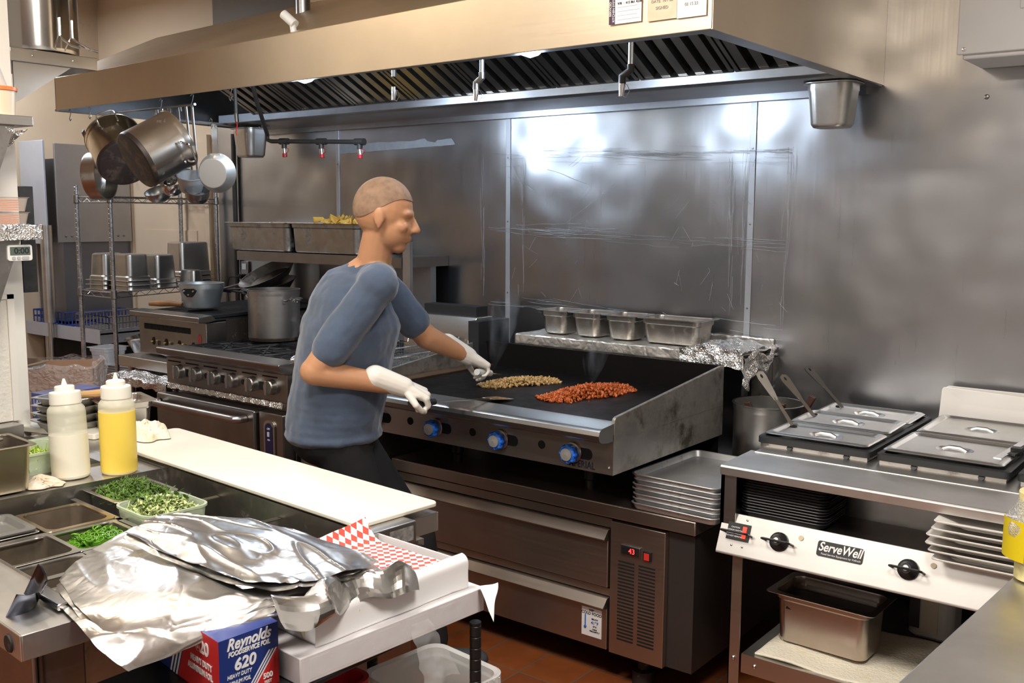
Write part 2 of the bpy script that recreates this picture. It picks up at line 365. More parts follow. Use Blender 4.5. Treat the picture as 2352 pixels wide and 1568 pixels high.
# two vapour-proof lamps inside the hood
m_globe = mat('lamp_globe_glass', (.9, .95, 1), 0, .2, emit=(.80, .90, 1.0), estr=14)
for i, x in enumerate((-3.30, -2.124)):
    t = thing('hood_lamp', ['glowing round lamp inside the hood above the stockpot end', 'glowing round lamp inside the hood above the griddle'][i], 'lamp', (x, -.96, 2.3), 0, 'lamps under the hood')
    MB().lathe([(.03, .30), (.03, .06), (.075, .05), (.075, .035)], 20, Tr(x, -.96, 2.3)).obj('lamp_housing', m_hoodin, t)
    MB().lathe([(.06, .04), (.07, .0), (.055, -.05), (.03, -.075), (.001, -.085)], 24, Tr(x, -.96, 2.286), False, False).obj('globe', m_globe, t)
    l = bpy.data.lights.new('hood_bulb', 'POINT'); l.energy = (19, 11)[i]; l.color = HOODLAMP; l.shadow_soft_size = .045
    lo = bpy.data.objects.new('hood_bulb', l); COL.objects.link(lo); lo.location = (x, -.96, 2.13)
B(-3.62, -3.22, -.70, -.10, 2.60, 3.098).obj('exhaust_duct', m_plaster, hood)
# papers stuck on the hood front
def sheet(name, x0, x1, z0, z1, ms, label, cat):
    y = hy-.0055
    return tag(B(x0, x1, y, y+.0012, z0, z1).obj(name, ms, None, ((x0+x1)/2, y, z0)), label, cat)
st = sheet('inspection_sticker', -1.527, -1.425, 2.182, 2.265, m_paper, 'white inspection sticker with a purple side band on the hood', 'sticker')
B(-1.527, -1.508, hy-.0062, hy-.0056, 2.182, 2.265).obj('side_band', mat('purple_band', (.05, .02, .05), 0, .5), st)
text('lettering', '978  ·  415 861 4238', .009, face((-1.462, hy-.0062, 2.235), (1, 0, 0)), m_label, st)
for k in range(4): B(-1.500, -1.430-.008*(k % 2), hy-.0062, hy-.0056, 2.192+.011*k, 2.193+.011*k).obj('form_line', mat('faint_ink', (.45, .45, .46), 0, .7), st)
for k, wd in ((0, .05), (1, .07)): text('lettering', ('SERVICED', 'KITCHEN SYSTEM')[k], .009, face((-1.522+.010*k, hy-.0064, 2.223), (0, 0, 1), (-1, 0, 0)), m_winkk, st)
ap = sheet('aged_certificate', -1.406, -1.318, 2.178, 2.27, mat('aged_paper', (.66, .56, .40), 0, .8, var=.12, vscale=22), 'yellowed paper certificate between the sticker and the white certificate', 'certificate')
wc = sheet('white_certificate', -1.317, -1.232, 2.176, 2.27, m_paper, 'white paper certificate nearest the hood corner', 'certificate')
m_hand = mat('pencil_ink', (.35, .32, .30), 0, .8)
for o_, cx, tx in ((ap, -1.362, ('INSPECTION', 'DATE  10 / 22', 'SIGNED')), (wc, -1.275, ('NAME', '12 01 22', '02 15 23'))):
    for k, s_ in enumerate(tx): text('lettering', s_, .011, face((cx, hy-.0062, 2.245-.018*k), (1, 0, 0)), m_hand, o_)
# pale pipe fitting on top of the hood
t = thing('pipe_fitting', 'pale tee pipe fitting standing on the hood slope', 'pipe fitting', (-2.90, -1.36, 2.305))
MB().tube([(-2.93, -1.37, 2.375), (-2.88, -1.36, 2.335)], .017, 12).obj('elbow', m_white, t); MB().tube([(-2.895, -1.36, 2.345), (-2.885, -1.36, 2.300)], .012, 12).obj('stub', m_white, t)
# fire-suppression pipes and nozzles
m_galv = mat('galvanised_pipe', (.50, .52, .55), 1, .35, var=.1); m_bpipe = mat('black_iron_pipe', (.06, .055, .052), .6, .5)
def nozzle(name, label, x, y, ztop, zbot, black, offs=(0, 0), cord=True):
    t = thing(name, label, 'nozzle', (x, y, zbot)); MB().tube([(x, y, ztop), (x, y, zbot+.07)], .0095, 10).obj('pipe', m_galv, t)
    ex, ey = x+offs[0], y+offs[1]
    if any(offs):
        MB().tube([(x, y, zbot+.08), (x, y, zbot+.062), ((x+ex)/2, (y+ey)/2, zbot+.052), (ex, ey, zbot+.045), (ex, ey, zbot+.02)], .0125, 12).obj('elbow', m_bpipe if black else m_dsteel, t)
    MB().tube([(ex, ey, zbot+.03), (ex, ey, zbot+.012), (ex-.003, ey, zbot-.02)], [.010, .011, .007], 12).obj('nozzle_tip', m_chrome, t)
    if cord:
        MB().tube([(ex, ey, zbot+.02), (ex+.02, ey, zbot+.015), (ex+.03, ey, zbot-.005), (ex+.015, ey, zbot-.025), (ex, ey, zbot-.02)], .0012, 6).obj('cord', m_wire, t)
    return t
nozzle('fire_nozzle', 'straight steel fire nozzle under the hood, left of the black-elbowed pair', -2.84, -.9, 2.52, 2.13, False)
nozzle('fire_nozzle', 'steel fire nozzle with a steel elbow hanging under the middle of the hood', -2.39, -.9, 2.53, 2.10, False, (-.028, .0))
nozzle('fire_nozzle', 'steel fire nozzle with a black elbow above the griddle shelf', -1.755, -.9, 2.55, 2.075, True, (-.032, 0))
t = thing('fire_nozzle', 'thin drop pipe with red-capped nozzle near the frying pan', 'nozzle', (-3.85, -.9, 2.08))
MB().tube([(-3.86, -.9, 2.50), (-3.845, -.9, 2.11)], .008, 10).obj('pipe', m_bpipe, t); MB().tube([(-3.845, -.9, 2.115), (-3.842, -.9, 2.075)], .010, 10).obj('nozzle_tip', m_chrome, t)
MB().tube([(-3.842, -.9, 2.08), (-3.84, -.9, 2.06), (-3.85, -.9, 2.03), (-3.845, -.9, 2.015)], .0022, 6).obj('red_cap_cord', m_red, t)
t = thing('nozzle_manifold', 'dark iron pipe manifold with three red-capped nozzles on the steel wall', 'pipe manifold', (-3.8, -.45, 2.0))
yq = -.45
MB().tube([(-3.90, -.84, 2.52), (-4.05, -.62, 2.2), (-4.19, yq, 2.06), (-4.19, yq, 2.036), (-4.16, yq, 2.028), (-3.51, yq, 2.0)], .0105, 12).obj('pipe', m_bpipe, t)
for k, x in enumerate((-4.06, -3.78, -3.51)):
    z = 2.028-(x+4.16)*.043
    MB().tube([(x-.03, yq, z+.001), (x+.03, yq, z-.001)], .0165, 12).obj('tee', m_bpipe, t)
    MB().tube([(x, yq, z), (x, yq, z-.035)], .0135, 12).obj('tee', m_bpipe, t)
    nz = MB().tube([(x, yq, z-.033), (x+.004, yq, z-.065)], .011, 12).obj('nozzle_tip', m_chrome, t)
    MB().tube([(x+.003, yq, z-.06), (x+.004, yq, z-.078)], .0125, 12).obj('red_cap', m_red, nz)
    MB().tube([(x+.004, yq, z-.065), (x+.03, yq, z-.05), (x+.035, yq, z-.04), (x+.012, yq, z-.03)], .0015, 6).obj('red_cord', m_red, nz)
# grease cups hung from the trough
def cup(x, y, zt_, r, h, label):
    t = thing('grease_cup', label, 'grease cup', (x, y, zt_-h)); m = MB()
    R = lambda a, z: rr(a, a*.92, a*.55, z, 6, x, y)
    m.loft([R(r*.70, zt_-h), R(r*.80, zt_-h+.012), R(r*.93, zt_-.03), R(r*.96, zt_-.025), R(r*.96, zt_-.004), R(r*1.13, zt_-.002), R(r*1.13, zt_+.001), R(r*.93, zt_), R(r*.76, zt_-h+.014), R(r*.68, zt_-h+.004)]); m.obj('cup', m_pan, t)
    m = MB(); m.tube([(x-r*1.2, y, zt_+.012), (x+r*1.2, y, zt_+.012)], .004, 8); m.tube([(x-r*.9, y, zt_+.04), (x-r*.9, y, zt_-.002)], .003, 8); m.tube([(x+r*.9, y, zt_+.04), (x+r*.9, y, zt_-.002)], .003, 8); m.obj('bracket', m_hoodin, t); return t
cup(-1.335, -.19, 2.135, .085, .155, 'steel grease cup hanging under the right end of the hood')
cup(-4.60, -.24, 2.125, .085, .155, 'steel grease cup hanging behind the nozzle manifold')
# fire-control box on the wall, cut by the frame
t = thing('wall_control_box', 'white metal fire-control box fixed high on the steel wall', 'control box', (-.6, -.15, 2.18))
B(-.885, -.28, -.27, -.02, 2.17, 2.95).obj('housing', m_white, t, bevel=.006); B(-.90, -.265, -.285, -.27, 2.185, 2.96).obj('door', m_white, t, bevel=.003)
B(-.72, -.44, -.2905, -.285, 2.31, 2.52).obj('raised_plate', m_white, t, bevel=.003)
text('lettering', 'AN', .062, face((-.665, -.292, 2.415), (1, 0, 0)), m_white, t, font_ext=.002)
MB().lathe([(.001, .003), (.006, .002), (.007, 0)], 12, Tr(-.878, -.286, 2.20) @ Rx(PI/2)).obj('screw', m_chrome, t)
# dents and screws on the right steel sheet
for i, (x, z) in enumerate(((-.97, 2.09), (-.86, 2.0), (-.84, 1.98))):
    pass
tag(MB().lathe([(.001, .006), (.007, .004), (.009, 0)], 14, Tr(-.862, -.0145, 2.075) @ Rx(PI/2)).obj('wall_screw', m_dsteel, None, (-.862, -.0145, 2.075)), 'small dark screw in the steel wall below the control box', 'screw')
# ============================================================ VESSELS
def pan_mb(a, b, d, r=.03, lip=.012, tap=.012, t=.0015, step=True, T=None):
    """steam-table pan, bottom centre at the origin, opening up"""
    m = MB(); k = 6
    R = lambda x, y, q, z: rr(x, y, q, z, k)
    ri = [R(a-tap-.012, b-tap-.012, r*.8, 0), R(a-tap-.003, b-tap-.003, r, .004), R(a-tap, b-tap, r, .012)]
    if step: ri += [R(a-.006, b-.006, r, d-.028), R(a-.001, b-.001, r, d-.022)]
    ri += [R(a, b, r, d-.006), R(a+.002, b+.002, r, d-.002), R(a+lip-.001, b+lip-.001, r*.5, d-.003), R(a+lip, b+lip, r*.5, d-.001), R(a+lip-.001, b+lip-.001, r*.5, d),
           R(a-.001, b-.001, r, d), R(a-t-.001, b-t-.001, r, d-.005)]
    if step: ri += [R(a-.002-t, b-.002-t, r, d-.022), R(a-.008, b-.008, r, d-.028)]
    ri += [R(a-tap-t, b-tap-t, r, .014), R(a-tap-.005, b-tap-.005, r, .005), R(a-tap-.014, b-tap-.014, r*.8, .0015)]
    return m.loft(ri, T=T)
def pan_at(name, label, a, b, d, loc, rz=0, ms=None, cat='pan', group=None, **k):
    o = pan_mb(a, b, d, **k).obj(name, ms or m_pan, None); place(o, loc, (0, 0, rz)); return tag(o, label, cat, group)
def round_pan_mb(R, h, t=.0025, tap=.0, bead=.004, rb=.012, T=None):
    p = [(R-tap-rb, 0), (R-tap-rb*.3, rb*.25), (R-tap, rb), (R-.001, h-.03), (R+.0015, h-.026), (R+.0015, h-bead), (R+bead, h-bead*.6), (R+bead, h), (R-t, h), (R-t, h-.004), (R-tap-t, rb+.002), (R-tap-rb, .003)]
    return MB().lathe(p, 40, T)
def handle_u(m, c, out, side, w_, d_, z, r, T=None, drop=.0):
    """side handle: two feet at c +/- side*w/2, reaching out by d"""
    c, out, side = Vector(c), Vector(out), Vector(side)
    P = [c-side*w_/2, c-side*w_/2+out*d_*.5, c-side*w_*.46+out*d_*.9+Vector((0, 0, drop*.8)), c-side*w_*.32+out*d_+Vector((0, 0, drop)), c+side*w_*.32+out*d_+Vector((0, 0, drop)), c+side*w_*.46+out*d_*.9+Vector((0, 0, drop*.8)), c+side*w_/2+out*d_*.5, c+side*w_/2]
    return m.tube(P, r, 8, T=T)
def rivets(m, pts, out, r=.006, T=None):
    for p in pts: m.ball(p, r, 8, T)
    return m
m_potA = mat('heat_tinted_pot', (.60, .50, .36), 1, .27, var=.22, vscale=7, dirt=(.10, .06, .035), dscale=8, damt=.12, rvar=.05)
m_potB = mat('brushed_pot', (.62, .59, .55), 1, .25, var=.10, vscale=6, dirt=(.14, .09, .055), dscale=9, damt=.06, rvar=.05)
m_sooty = mat('sooty_pot_bottom', (.06, .045, .04), .4, .45, bump=.001, bscale=50, dirt=(.18, .12, .09), dscale=14, damt=.4)
def stockpot(label, R, h, ms, loc, axis, rot=0, name='stockpot', sooty=True, handle=True):
    t = thing(name, label, 'pot', (0, 0, 0))
    round_pan_mb(R, h).obj('body', ms, t)
    if sooty: MB().lathe([(.001, -.0012), (R-.012, -.0012), (R-.003, .003), (R+.0006, .013), (R+.0008, .02), (R, .02), (R-.002, .004), (.001, .0005)], 40, cap0=False, cap1=False).obj('sooty_bottom', m_sooty, t)
    if handle:
        for s_ in (-1, 1):
            m = MB(); handle_u(m, (0, s_*(R+.001), h-.05), (0, s_, 0), (1, 0, 0), .085, .045, 0, .0042, drop=.012); hd = m.obj('loop_handle', m_chrome, t)
            for sx in (-1, 1): MB().ball((sx*.0425, s_*(R+.002), h-.062), .0055, 8).obj('rivet', m_chrome, hd)
    t.location = loc; t.rotation_mode = 'XYZ'; t.rotation_euler = (aim(axis) @ Rz(rot)).to_euler(); return t
# ---------------- hanging from the hood lip
def hook(label, x, y, zt_, zb_, parent=None):
    r = .009; P = [(x-r, y, zt_-.004), (x, y, zt_+.006), (x+r, y, zt_-.002), (x+.002, y, (zt_+zb_)/2), (x-r, y, zb_+.006), (x, y, zb_-.004), (x+r, y, zb_+.006), (x+r, y, zb_+.012)]
    o = MB().tube(P, .0018, 6).obj('pot_hook', m_wire, None, (x, y, zb_)); return tag(o, label, 'hook', 'wire hooks along the hood lip')
stockpot('heavily browned stockpot hanging leftmost, sooty base turned to the room', .125, .215, m_potA, (-4.25, -1.215, 1.885), (-.77, .18, .60), .9)  # hanging pot tilts worked out in camera axes, then written as world directions
stockpot('larger shiny stockpot hanging tilted in front of the browned one', .120, .205, m_potB, (-3.655, -1.535, 1.865), (.17, .85, .48), 1.7)
p = thing('saucepan', 'low steel saucepan hanging half behind the browned stockpot', 'pan', (0, 0, 0)); round_pan_mb(.115, .075).obj('body', m_potB, p)
m = MB(); m.box(-.012, .012, .11, .25, .055, .060); m.obj('handle', m_pan, p); place(p, (-4.58, -1.20, 1.835)); p.rotation_euler = (aim((.83, .54, .05)) @ Rz(2.8)).to_euler()
for lx, lz0, lz1, lb in ((-4.50, 2.13, 2.085, 'empty wire hook nearest the left corner of the hood'), (-4.33, 2.13, 2.085, 'wire hook carrying the browned stockpot'), (-3.77, 2.13, 2.08, 'wire hook carrying the shiny stockpot'), (-3.55, 2.135, 2.09, 'empty wire hook above the steel ladles'), (-3.43, 2.03, 2.0, 'small wire hook holding the aluminium frying pan'), (-3.30, 2.14, 2.10, 'empty wire hook right of the frying pan')): hook(lb, lx, -1.335, lz0, lz1)
t = thing('frying_pan', 'small aluminium frying pan hanging by its handle, base outward', 'frying pan', (0, 0, 0))
MB().lathe([(.058, 0), (.061, .003), (.078, .045), (.080, .047), (.078, .049), (.0765, .046), (.06, .006), (.001, .005)], 40, cap1=False).obj('body', m_alu, t)
MB().lathe([(.001, -.0012), (.055, -.0012), (.058, .0)], 40, cap0=False, cap1=False).obj('ground_base', mat('ground_aluminium', (.45, .46, .47), .7, .55, bump=.0005, bscale=200), t)
m = MB(); m.prism([(-.012, .074), (-.010, .13), (-.013, .18), (-.009, .193), (.009, .193), (.013, .18), (.010, .13), (.012, .074)], 'z', .038, .043); m.obj('handle', m_chrome, t)
m = MB(); m.box(-.022, .022, .070, .078, .033, .045); m.obj('handle_bracket', m_alu, t)
t.rotation_euler = (Matrix(((.791, .27, -.55, 0), (.612, -.25, .75, 0), (0, .93, .365, 0), (0, 0, 0, 1)))).to_euler(); M3 = Matrix((( .82, -.05, -.57), (.55, .30, .78), (.13, .95, -.27))).normalized()
ax = Vector((-.50, .84, .06)).normalized(); yy = Vector((0, 0, 1)); yy = (yy-ax*yy.dot(ax)).normalized(); xx = yy.cross(ax)
t.rotation_euler = Matrix((xx, yy, ax)).transposed().to_euler(); t.location = (-3.43, -1.335, 1.82)
def ladle(label, x, y, ztop, zb_, R, name='ladle', deep=1., tilt=(0, 0, 1), hw=.011, ms=None):
    t = thing(name, label, 'ladle', (x, y, zb_)); ms = ms or m_chrome
    m = MB(); n = 9; pr = [(max(.001, R*math.sin(k/n*PI/2)), -deep*R*math.cos(k/n*PI/2)) for k in range(n+1)]; pi_ = [(max(.001, (R-.0015)*math.sin(k/n*PI/2)), -deep*(R-.0015)*math.cos(k/n*PI/2)) for k in range(n, -1, -1)]
    m.lathe(pr+pi_, 28, Tr(x, y, zb_) @ aim(tilt), False, False); m.obj('bowl', ms, t)
    m = MB(); m.tube([(x-.01, y+R*.9, zb_), (x-.01, y+R*.9, zb_+.05), (x, y+.01, zb_+.13)], .0035, 8); m.bar((x, y+.01, zb_+.12), (x, y, ztop-.012), hw*1.6, .004, up=(0, 1, 0)); m.tube([(x, y, ztop-.02), (x, y+.004, ztop), (x, y+.014, ztop), (x, y+.016, ztop-.02)], .004, 6); m.obj('handle', ms, t); return t
ladle('wide steel ladle hanging lowest, below the shiny stockpot', -4.15, -1.12, 2.135, 1.765, .064, deep=.9, tilt=(.15, -.45, 1), ms=m_pan)
ladle('round polished ladle hanging left of the small sauce cups', -4.075, -1.12, 2.135, 1.83, .052, tilt=(.1, -.2, 1))
ladle('second polished ladle nested against the round one', -4.02, -1.13, 2.135, 1.785, .050, tilt=(-.1, -.2, 1))
ladle('black-handled ladle hanging behind the polished ladles', -3.985, -1.11, 2.135, 1.86, .044, ms=m_dsteel)
for lb, x, zb_, R, h in (('small grey sauce cup with long bent handle, beside the frying pan', -3.89, 1.76, .056, .075), ('small dark sauce cup hanging lowest beside the frying pan', -3.845, 1.715, .050, .052)):
    t = thing('measuring_cup', lb, 'measuring cup', (x, -1.12, zb_)); T_ = Tr(x, -1.12, zb_) @ aim((.35, -.25, .9)); round_pan_mb(R, h, tap=.006, T=T_).obj('cup', m_alu if R > .05 else m_dsteel, t)
    m = MB(); m.bar((x-.03, -1.09, zb_+h), (x-.02, -1.12, 2.135), .014, .004, up=(0, 1, 0)); m.obj('handle', m_galv, t)

# ============================================================ WIRE RACK
def wire_shelf(m, c, z, dense=True):
    A_, B_, C_, D_ = [Vector((*q, z)) for q in c]  # A,B front pair, C,D back pair
    dn = Vector((0, 0, -.028))
    for p, q in ((A_, B_), (B_, D_), (D_, C_), (C_, A_)):
        m.tube([p, q], .0032, 6); m.tube([p+dn, q+dn], .0028, 6); L = (q-p).length; k = max(4, int(L/.045))
        pts = [p.lerp(q, i/k)+(dn if i % 2 else Vector()) for i in range(k+1)]; m.tube(pts, .0018, 5)
    if dense:
        for i in range(1, 34):
            t_ = i/34; m.tube([A_.lerp(C_, t_), B_.lerp(D_, t_)], .0014, 5)
        for t_ in (.25, .5, .75): m.tube([A_.lerp(B_, t_)-Vector((0, 0, .003)), C_.lerp(D_, t_)-Vector((0, 0, .003))], .002, 5)
    return m
rk = [(-5.33, -.87), (-4.99, -.87), (-5.57, -.05), (-5.20, -.05)]
t = thing('wire_rack', 'tall chrome wire shelving rack at the far left', 'rack', (-5.27, -.45, 0))
m_post = mat('ringed_chrome_post', (.42, .42, .43), 1, .32, var=.25, vscale=30)
for i, (x, y) in enumerate(rk):
    m = MB(); pr = [(.0127, .04)]; z = .08
    while z < 1.80: pr += [(.0127, z), (.0118, z+.001), (.0118, z+.003), (.0127, z+.004)]; z += .0254
    pr += [(.0127, 1.80), (.0105, 1.802), (.0105, 1.812)]; m.lathe(pr, 14, Tr(x, y, 0)); po = m.obj('post', m_post, t)
    MB().lathe([(.018, 0), (.018, .015), (.008, .02), (.008, .045)], 14, Tr(x, y, 0)).obj('foot', m_dsteel, po)
    for zz in (.745, 1.23, 1.745): MB().lathe([(.0125, -.035), (.018, -.03), (.0165, .012), (.0128, .014)], 14, Tr(x, y, zz)).obj('collar', m_dsteel, po)
for z, dn_ in ((.745, True), (1.23, True), (1.745, True)): wire_shelf(MB(), rk, z, dn_).obj('wire_shelf', m_wire, t)
def inv_stack(x, y, z, a, b, d, n, rz, lab, group, r=.028, pitch=.026):
    o0 = None
    for k in range(n):
        pos = 'topmost' if k == n-1 else 'lowest' if k == 0 else ['', 'second from the bottom', 'third from the bottom', 'fourth from the bottom'][k]
        lb = '%s, %s' % (lab, pos) if n > 1 else lab
        if o0 is None: o0 = pan_mb(a, b, d, r=r).obj('steel_pan', m_pan, None); tag(o0, lb, 'pan', group); o = o0
        else: o = dup(o0, label=lb, group=group)
        place(o, (x+random.uniform(-.002, .002), y+random.uniform(-.002, .002), z+d+k*pitch), (PI, 0, rz))
zs = 1.2335; g_ = 'upturned steel pans on the wire rack'
inv_stack(-5.265, -.74, zs, .072, .08, .15, 3, .12, 'upturned deep sixth-size pan in the left stack', g_)
inv_stack(-5.085, -.70, zs, .078, .08, .15, 3, .1, 'upturned deep pan in the stack right beside the near rack post', g_)
inv_stack(-5.16, -.48, zs, .074, .08, .165, 2, .12, 'upturned deep pan in the middle stack of the rack', g_)
inv_stack(-5.255, -.22, zs, .08, .12, .20, 3, .12, 'upturned tall pan in the highest stack of the rack', g_, pitch=.028)
o = pan_mb(.07, .05, .10, r=.025).obj('steel_pan', m_pand, None); tag(o, 'single low upturned pan at the right end of the rack shelf', 'pan', g_); place(o, (-5.07, -.33+.0, zs+.10), (PI, 0, .12))
# lower rack shelf
t = tag(MB().lathe([(.06, 0), (.10, .02), (.155, .08), (.185, .14), (.195, .142), (.185, .146), (.15, .084), (.09, .025), (.001, .02)], 44, cap1=False).obj('mixing_bowl', m_chrome, None), 'large shiny steel mixing bowl on the low rack shelf', 'bowl'); place(t, (-5.36, -.22, .62+.07), (.25, .2, 0))
t.location = (-5.12, -.50, .775); t.scale = (.95, .95, 1.35); t.rotation_euler = (.12, -.1, 0)
def sheet_pan_mb(a, b, d=.024):
    k = 5; R = lambda x, y, q, z: rr(x, y, q, z, k)
    return MB().loft([R(a-.016, b-.016, .018, 0), R(a-.010, b-.010, .022, .003), R(a-.003, b-.003, .026, d-.003), R(a, b, .028, d-.004), R(a+.0015, b+.0015, .028, d-.001), R(a, b, .028, d+.001), R(a-.005, b-.005, .025, d), R(a-.012, b-.012, .022, .004), R(a-.018, b-.018, .018, .0015)])
for k in range(4):
    lb = ['lowest', 'second from the bottom', 'third from the bottom', 'topmost'][k]+' small sheet pan in the low rack pile'
    if k == 0: o0 = sheet_pan_mb(.165, .12).obj('sheet_pan', m_alu, None); o = tag(o0, lb, 'sheet pan', 'sheet pans at the bottom of the rack')
    else: o = dup(o0, label=lb)
    place(o, (-5.17, -.70, .749+k*.0135), (0, 0, .15+.02*k))
t = thing('food_storage_box', 'clear plastic food box standing on the low rack sheet pans', 'container', (-5.19, -.80, .805)); T_ = Tr(-5.195, -.80, .815)
pan_mb(.075, .075, .10, r=.02, lip=.008, T=T_ @ Rz(.15)).obj('box', mat('clear_plastic_box', (.8, .84, .9), 0, .2, alpha=.38), t)

# ============================================================ DISH AREA
t = thing('dish_machine', 'grey steel dish machine with two hanging side panels in the far corner', 'dish machine', (-6.3, -.3, 0))
m_dish = mat('dish_machine_steel', (.40, .385, .38), .9, .42, brush=(4, 4, 80), var=.05); m_dishb = mat('dish_machine_side', (.56, .60, .68), .6, .4, var=.04)
a_ = MB(); a_.box(-6.165, -6.15, -.55, -.04, 1.47, 2.09); s_ = a_.obj('door_panel', m_dish, t, bevel=.003)
for y in (-.50, -.46, -.14, -.10): MB().ball((-6.148, y, 1.51), .008, 8).obj('rivet', m_dsteel, s_)
s_ = B(-6.50, -6.20, -.60, -.585, 1.46, 2.11).obj('side_panel', m_dishb, t, bevel=.003)
for x in (-6.27, -6.24): MB().ball((x, -.602, 1.50), .008, 8).obj('rivet', m_dsteel, s_)
MB().box(-6.52, -6.19, -.5, -.03, .96, 2.0).obj('machine_body', mat('dark_machine_steel', (.20, .20, .22), .8, .45), t)
m = MB(); m.tube([(-6.15, -.63, .97), (-6.15, -.63, 1.58)], .036, 20); m.obj('leg_sleeve', m_pan, t); MB().tube([(-6.15, -.63, 0), (-6.15, -.63, .98)], .018, 14).obj('leg', m_steel, t)
MB().tube([(-6.50, -.2, 0), (-6.50, -.2, 1.6)], .02, 14).obj('leg', m_steel, t)
MB().tube([(-6.35, -.75, 1.55), (-6.40, -.70, 1.80), (-6.41, -.69, 1.86)], .011, 10).obj('lever_handle', m_black, t)
t = thing('dish_table', 'steel dish landing table behind the wire rack', 'table', (-5.9, -.35, 0))
m = MB(); m.box(-6.52, -5.62, -.60, -.02, .925, .935); m.box(-6.52, -5.62, -.604, -.60, .87, .955); m.box(-5.624, -5.62, -.60, -.02, .87, .955); m.obj('top', m_dishb, t)
for x, y in ((-5.67, -.55), (-5.67, -.08), (-6.45, -.5)): MB().tube([(x, y, 0), (x, y, .925)], .018, 12).obj('leg', m_steel, t)
B(-6.50, -5.70, -.50, -.04, .12, .86).obj('shade_block', m_dark, t)  # added black block stands in for the shade under the table
m = MB(); m.tube([(-5.66, -.58, .87), (-5.72, -.56, .66), (-5.95, -.5, .50)], .016, 10); m.obj('drain_pipe', m_steel, t)
def dish_rack(label, x0, x1, y0, y1, z, ms):
    m = MB(); n = 9
    for zz in (z, z+.045, z+.085):
        m.tube([(x0, y0, zz), (x1, y0, zz), (x1, y1, zz), (x0, y1, zz)], .005, 5, True)
    for i in range(n+1):
        x = x0+(x1-x0)*i/n; m.tube([(x, y0, z), (x, y0, z+.085)], .004, 4); m.tube([(x, y1, z), (x, y1, z+.085)], .004, 4); m.tube([(x, y0, z), (x, y1, z)], .003, 4)
        y = y0+(y1-y0)*i/n; m.tube([(x0, y, z), (x0, y, z+.085)], .004, 4); m.tube([(x1, y, z), (x1, y, z+.085)], .004, 4); m.tube([(x0, y, z), (x1, y, z)], .003, 4)
    for i in range(1, n):
        for j in range(1, n): x = x0+(x1-x0)*i/n; y = y0+(y1-y0)*j/n; m.tube([(x, y, z), (x, y, z+.075)], [.005, .0025], 5)
    return tag(m.obj('dish_rack', ms, None, ((x0+x1)/2, (y0+y1)/2, z)), label, 'dish rack')
dish_rack('blue peg dish rack at the left end of the dish table', -6.50, -6.10, -.56, -.14, .94, mat('blue_rack_plastic', (.03, .05, .22), 0, .4))
dish_rack('grey-brown peg dish rack on the dish table by the wall', -6.04, -5.66, -.52, -.10, .94, mat('grey_rack_plastic', (.16, .14, .13), 0, .5))

# ============================================================ CHARBROILER
t = thing('charbroiler', 'steel countertop charbroiler with black grates left of the range', 'charbroiler', (-4.48, -.45, .92))
x0, x1, yf = -4.79, -4.20, -.85
m = MB(); m.prism([(yf, .925), (-.06, .925), (-.06, 1.12), (yf, 1.12)], 'x', x0, x1); m.obj('body', m_dsteel, t, bevel=.003)
m = MB(); m.prism([(yf-.05, 1.125), (yf-.05, 1.15), (yf+.03, 1.158), (yf+.06, 1.13), (yf, 1.12)], 'x', x0-.01, x1+.01); m.obj('front_ledge', m_dsteel, t, bevel=.003)
m = MB(); m.box(x0+.04, x1-.02, yf+.03, -.08, 1.125, 1.135)
for i in range(24): x = x0+.05+i*(x1-x0-.08)/23; m.bar((x, yf+.04, 1.145), (x, -.09, 1.16), .012, .014)
m.obj('grate', m_iron, t)
B(x1, x1+.004, yf+.12, -.06, .93, 1.13).obj('grease_shield', m_burnt, t)
m = MB(); [m.box(x0+.05+i*.009, x0+.054+i*.009, yf-.002, yf+.001, 1.055, 1.085) for i in range(46)]; m.obj('vent_slots', m_dark, t)
for i, x in enumerate((-4.66, -4.545, -4.43, -4.31)):
    MB().lathe([(.0001, .001), (.013, .001), (.013, 0)], 16, Tr(x, yf-.0015, .995) @ Rx(PI/2) @ Matrix.Diagonal((1, 1.6, 1, 1))).obj('valve_hole', m_dark, t)
    MB().lathe([(.0001, .02), (.005, .02), (.005, 0)], 10, Tr(x, yf, .995) @ Rx(PI/2)).obj('valve_stem', mat('brass', (.6, .42, .15), 1, .3), t)
    if i < 3: m = MB(); [m.box(x+.04+q, x+.043+q, yf-.002, yf+.001, .975, 1.0) for q in (0, .014)]; m.obj('slot', m_dark, t)
m = MB(); m.prism([(-4.268, 1.0), (-4.245, 1.0), (-4.24, 1.04), (-4.248, 1.062), (-4.254, 1.045), (-4.262, 1.064), (-4.268, 1.04)], 'y', yf-.003, yf-.001); m.obj('emblem', mat('emblem_red', (.35, .05, .04), 0, .5), t)
t = thing('equipment_stand', 'foil-lined stand carrying the charbroiler', 'stand', (-4.5, -.6, 0))
B(-4.84, -4.21, -.95, -.05, .86, .915).obj('top', m_steel, t, bevel=.003)
for x in (-4.80, -4.25):
    for y in (-.9, -.1): MB().tube([(x, y, 0), (x, y, .86)], .018, 12).obj('leg', m_steel, t)
def crinkle(f, nu, nv, amp, sc, seed=0):
    def g(u, v):
        p = Vector(f(u, v)); q = p*sc+Vector((seed*7.1, seed*3.3, 0))
        return p+Vector((noise.noise(q), noise.noise(q+Vector((9, 1, 4))), noise.noise(q+Vector((3, 8, 2)))))*amp
    return MB().grid(g, nu, nv)
def fl(u, v): # foil ledge: flat then folded down over the edge
    x = -4.70+.52*u; s_ = v*.34
    return (x, -1.10+max(0, s_-.04)*.8 if s_ > .04 else -1.10, .845 if s_ > .04 else .845-.04+s_)
crinkle(fl, 60, 26, .012, 22, 1).obj('foil_ledge', m_foilw, t, solid=.001)
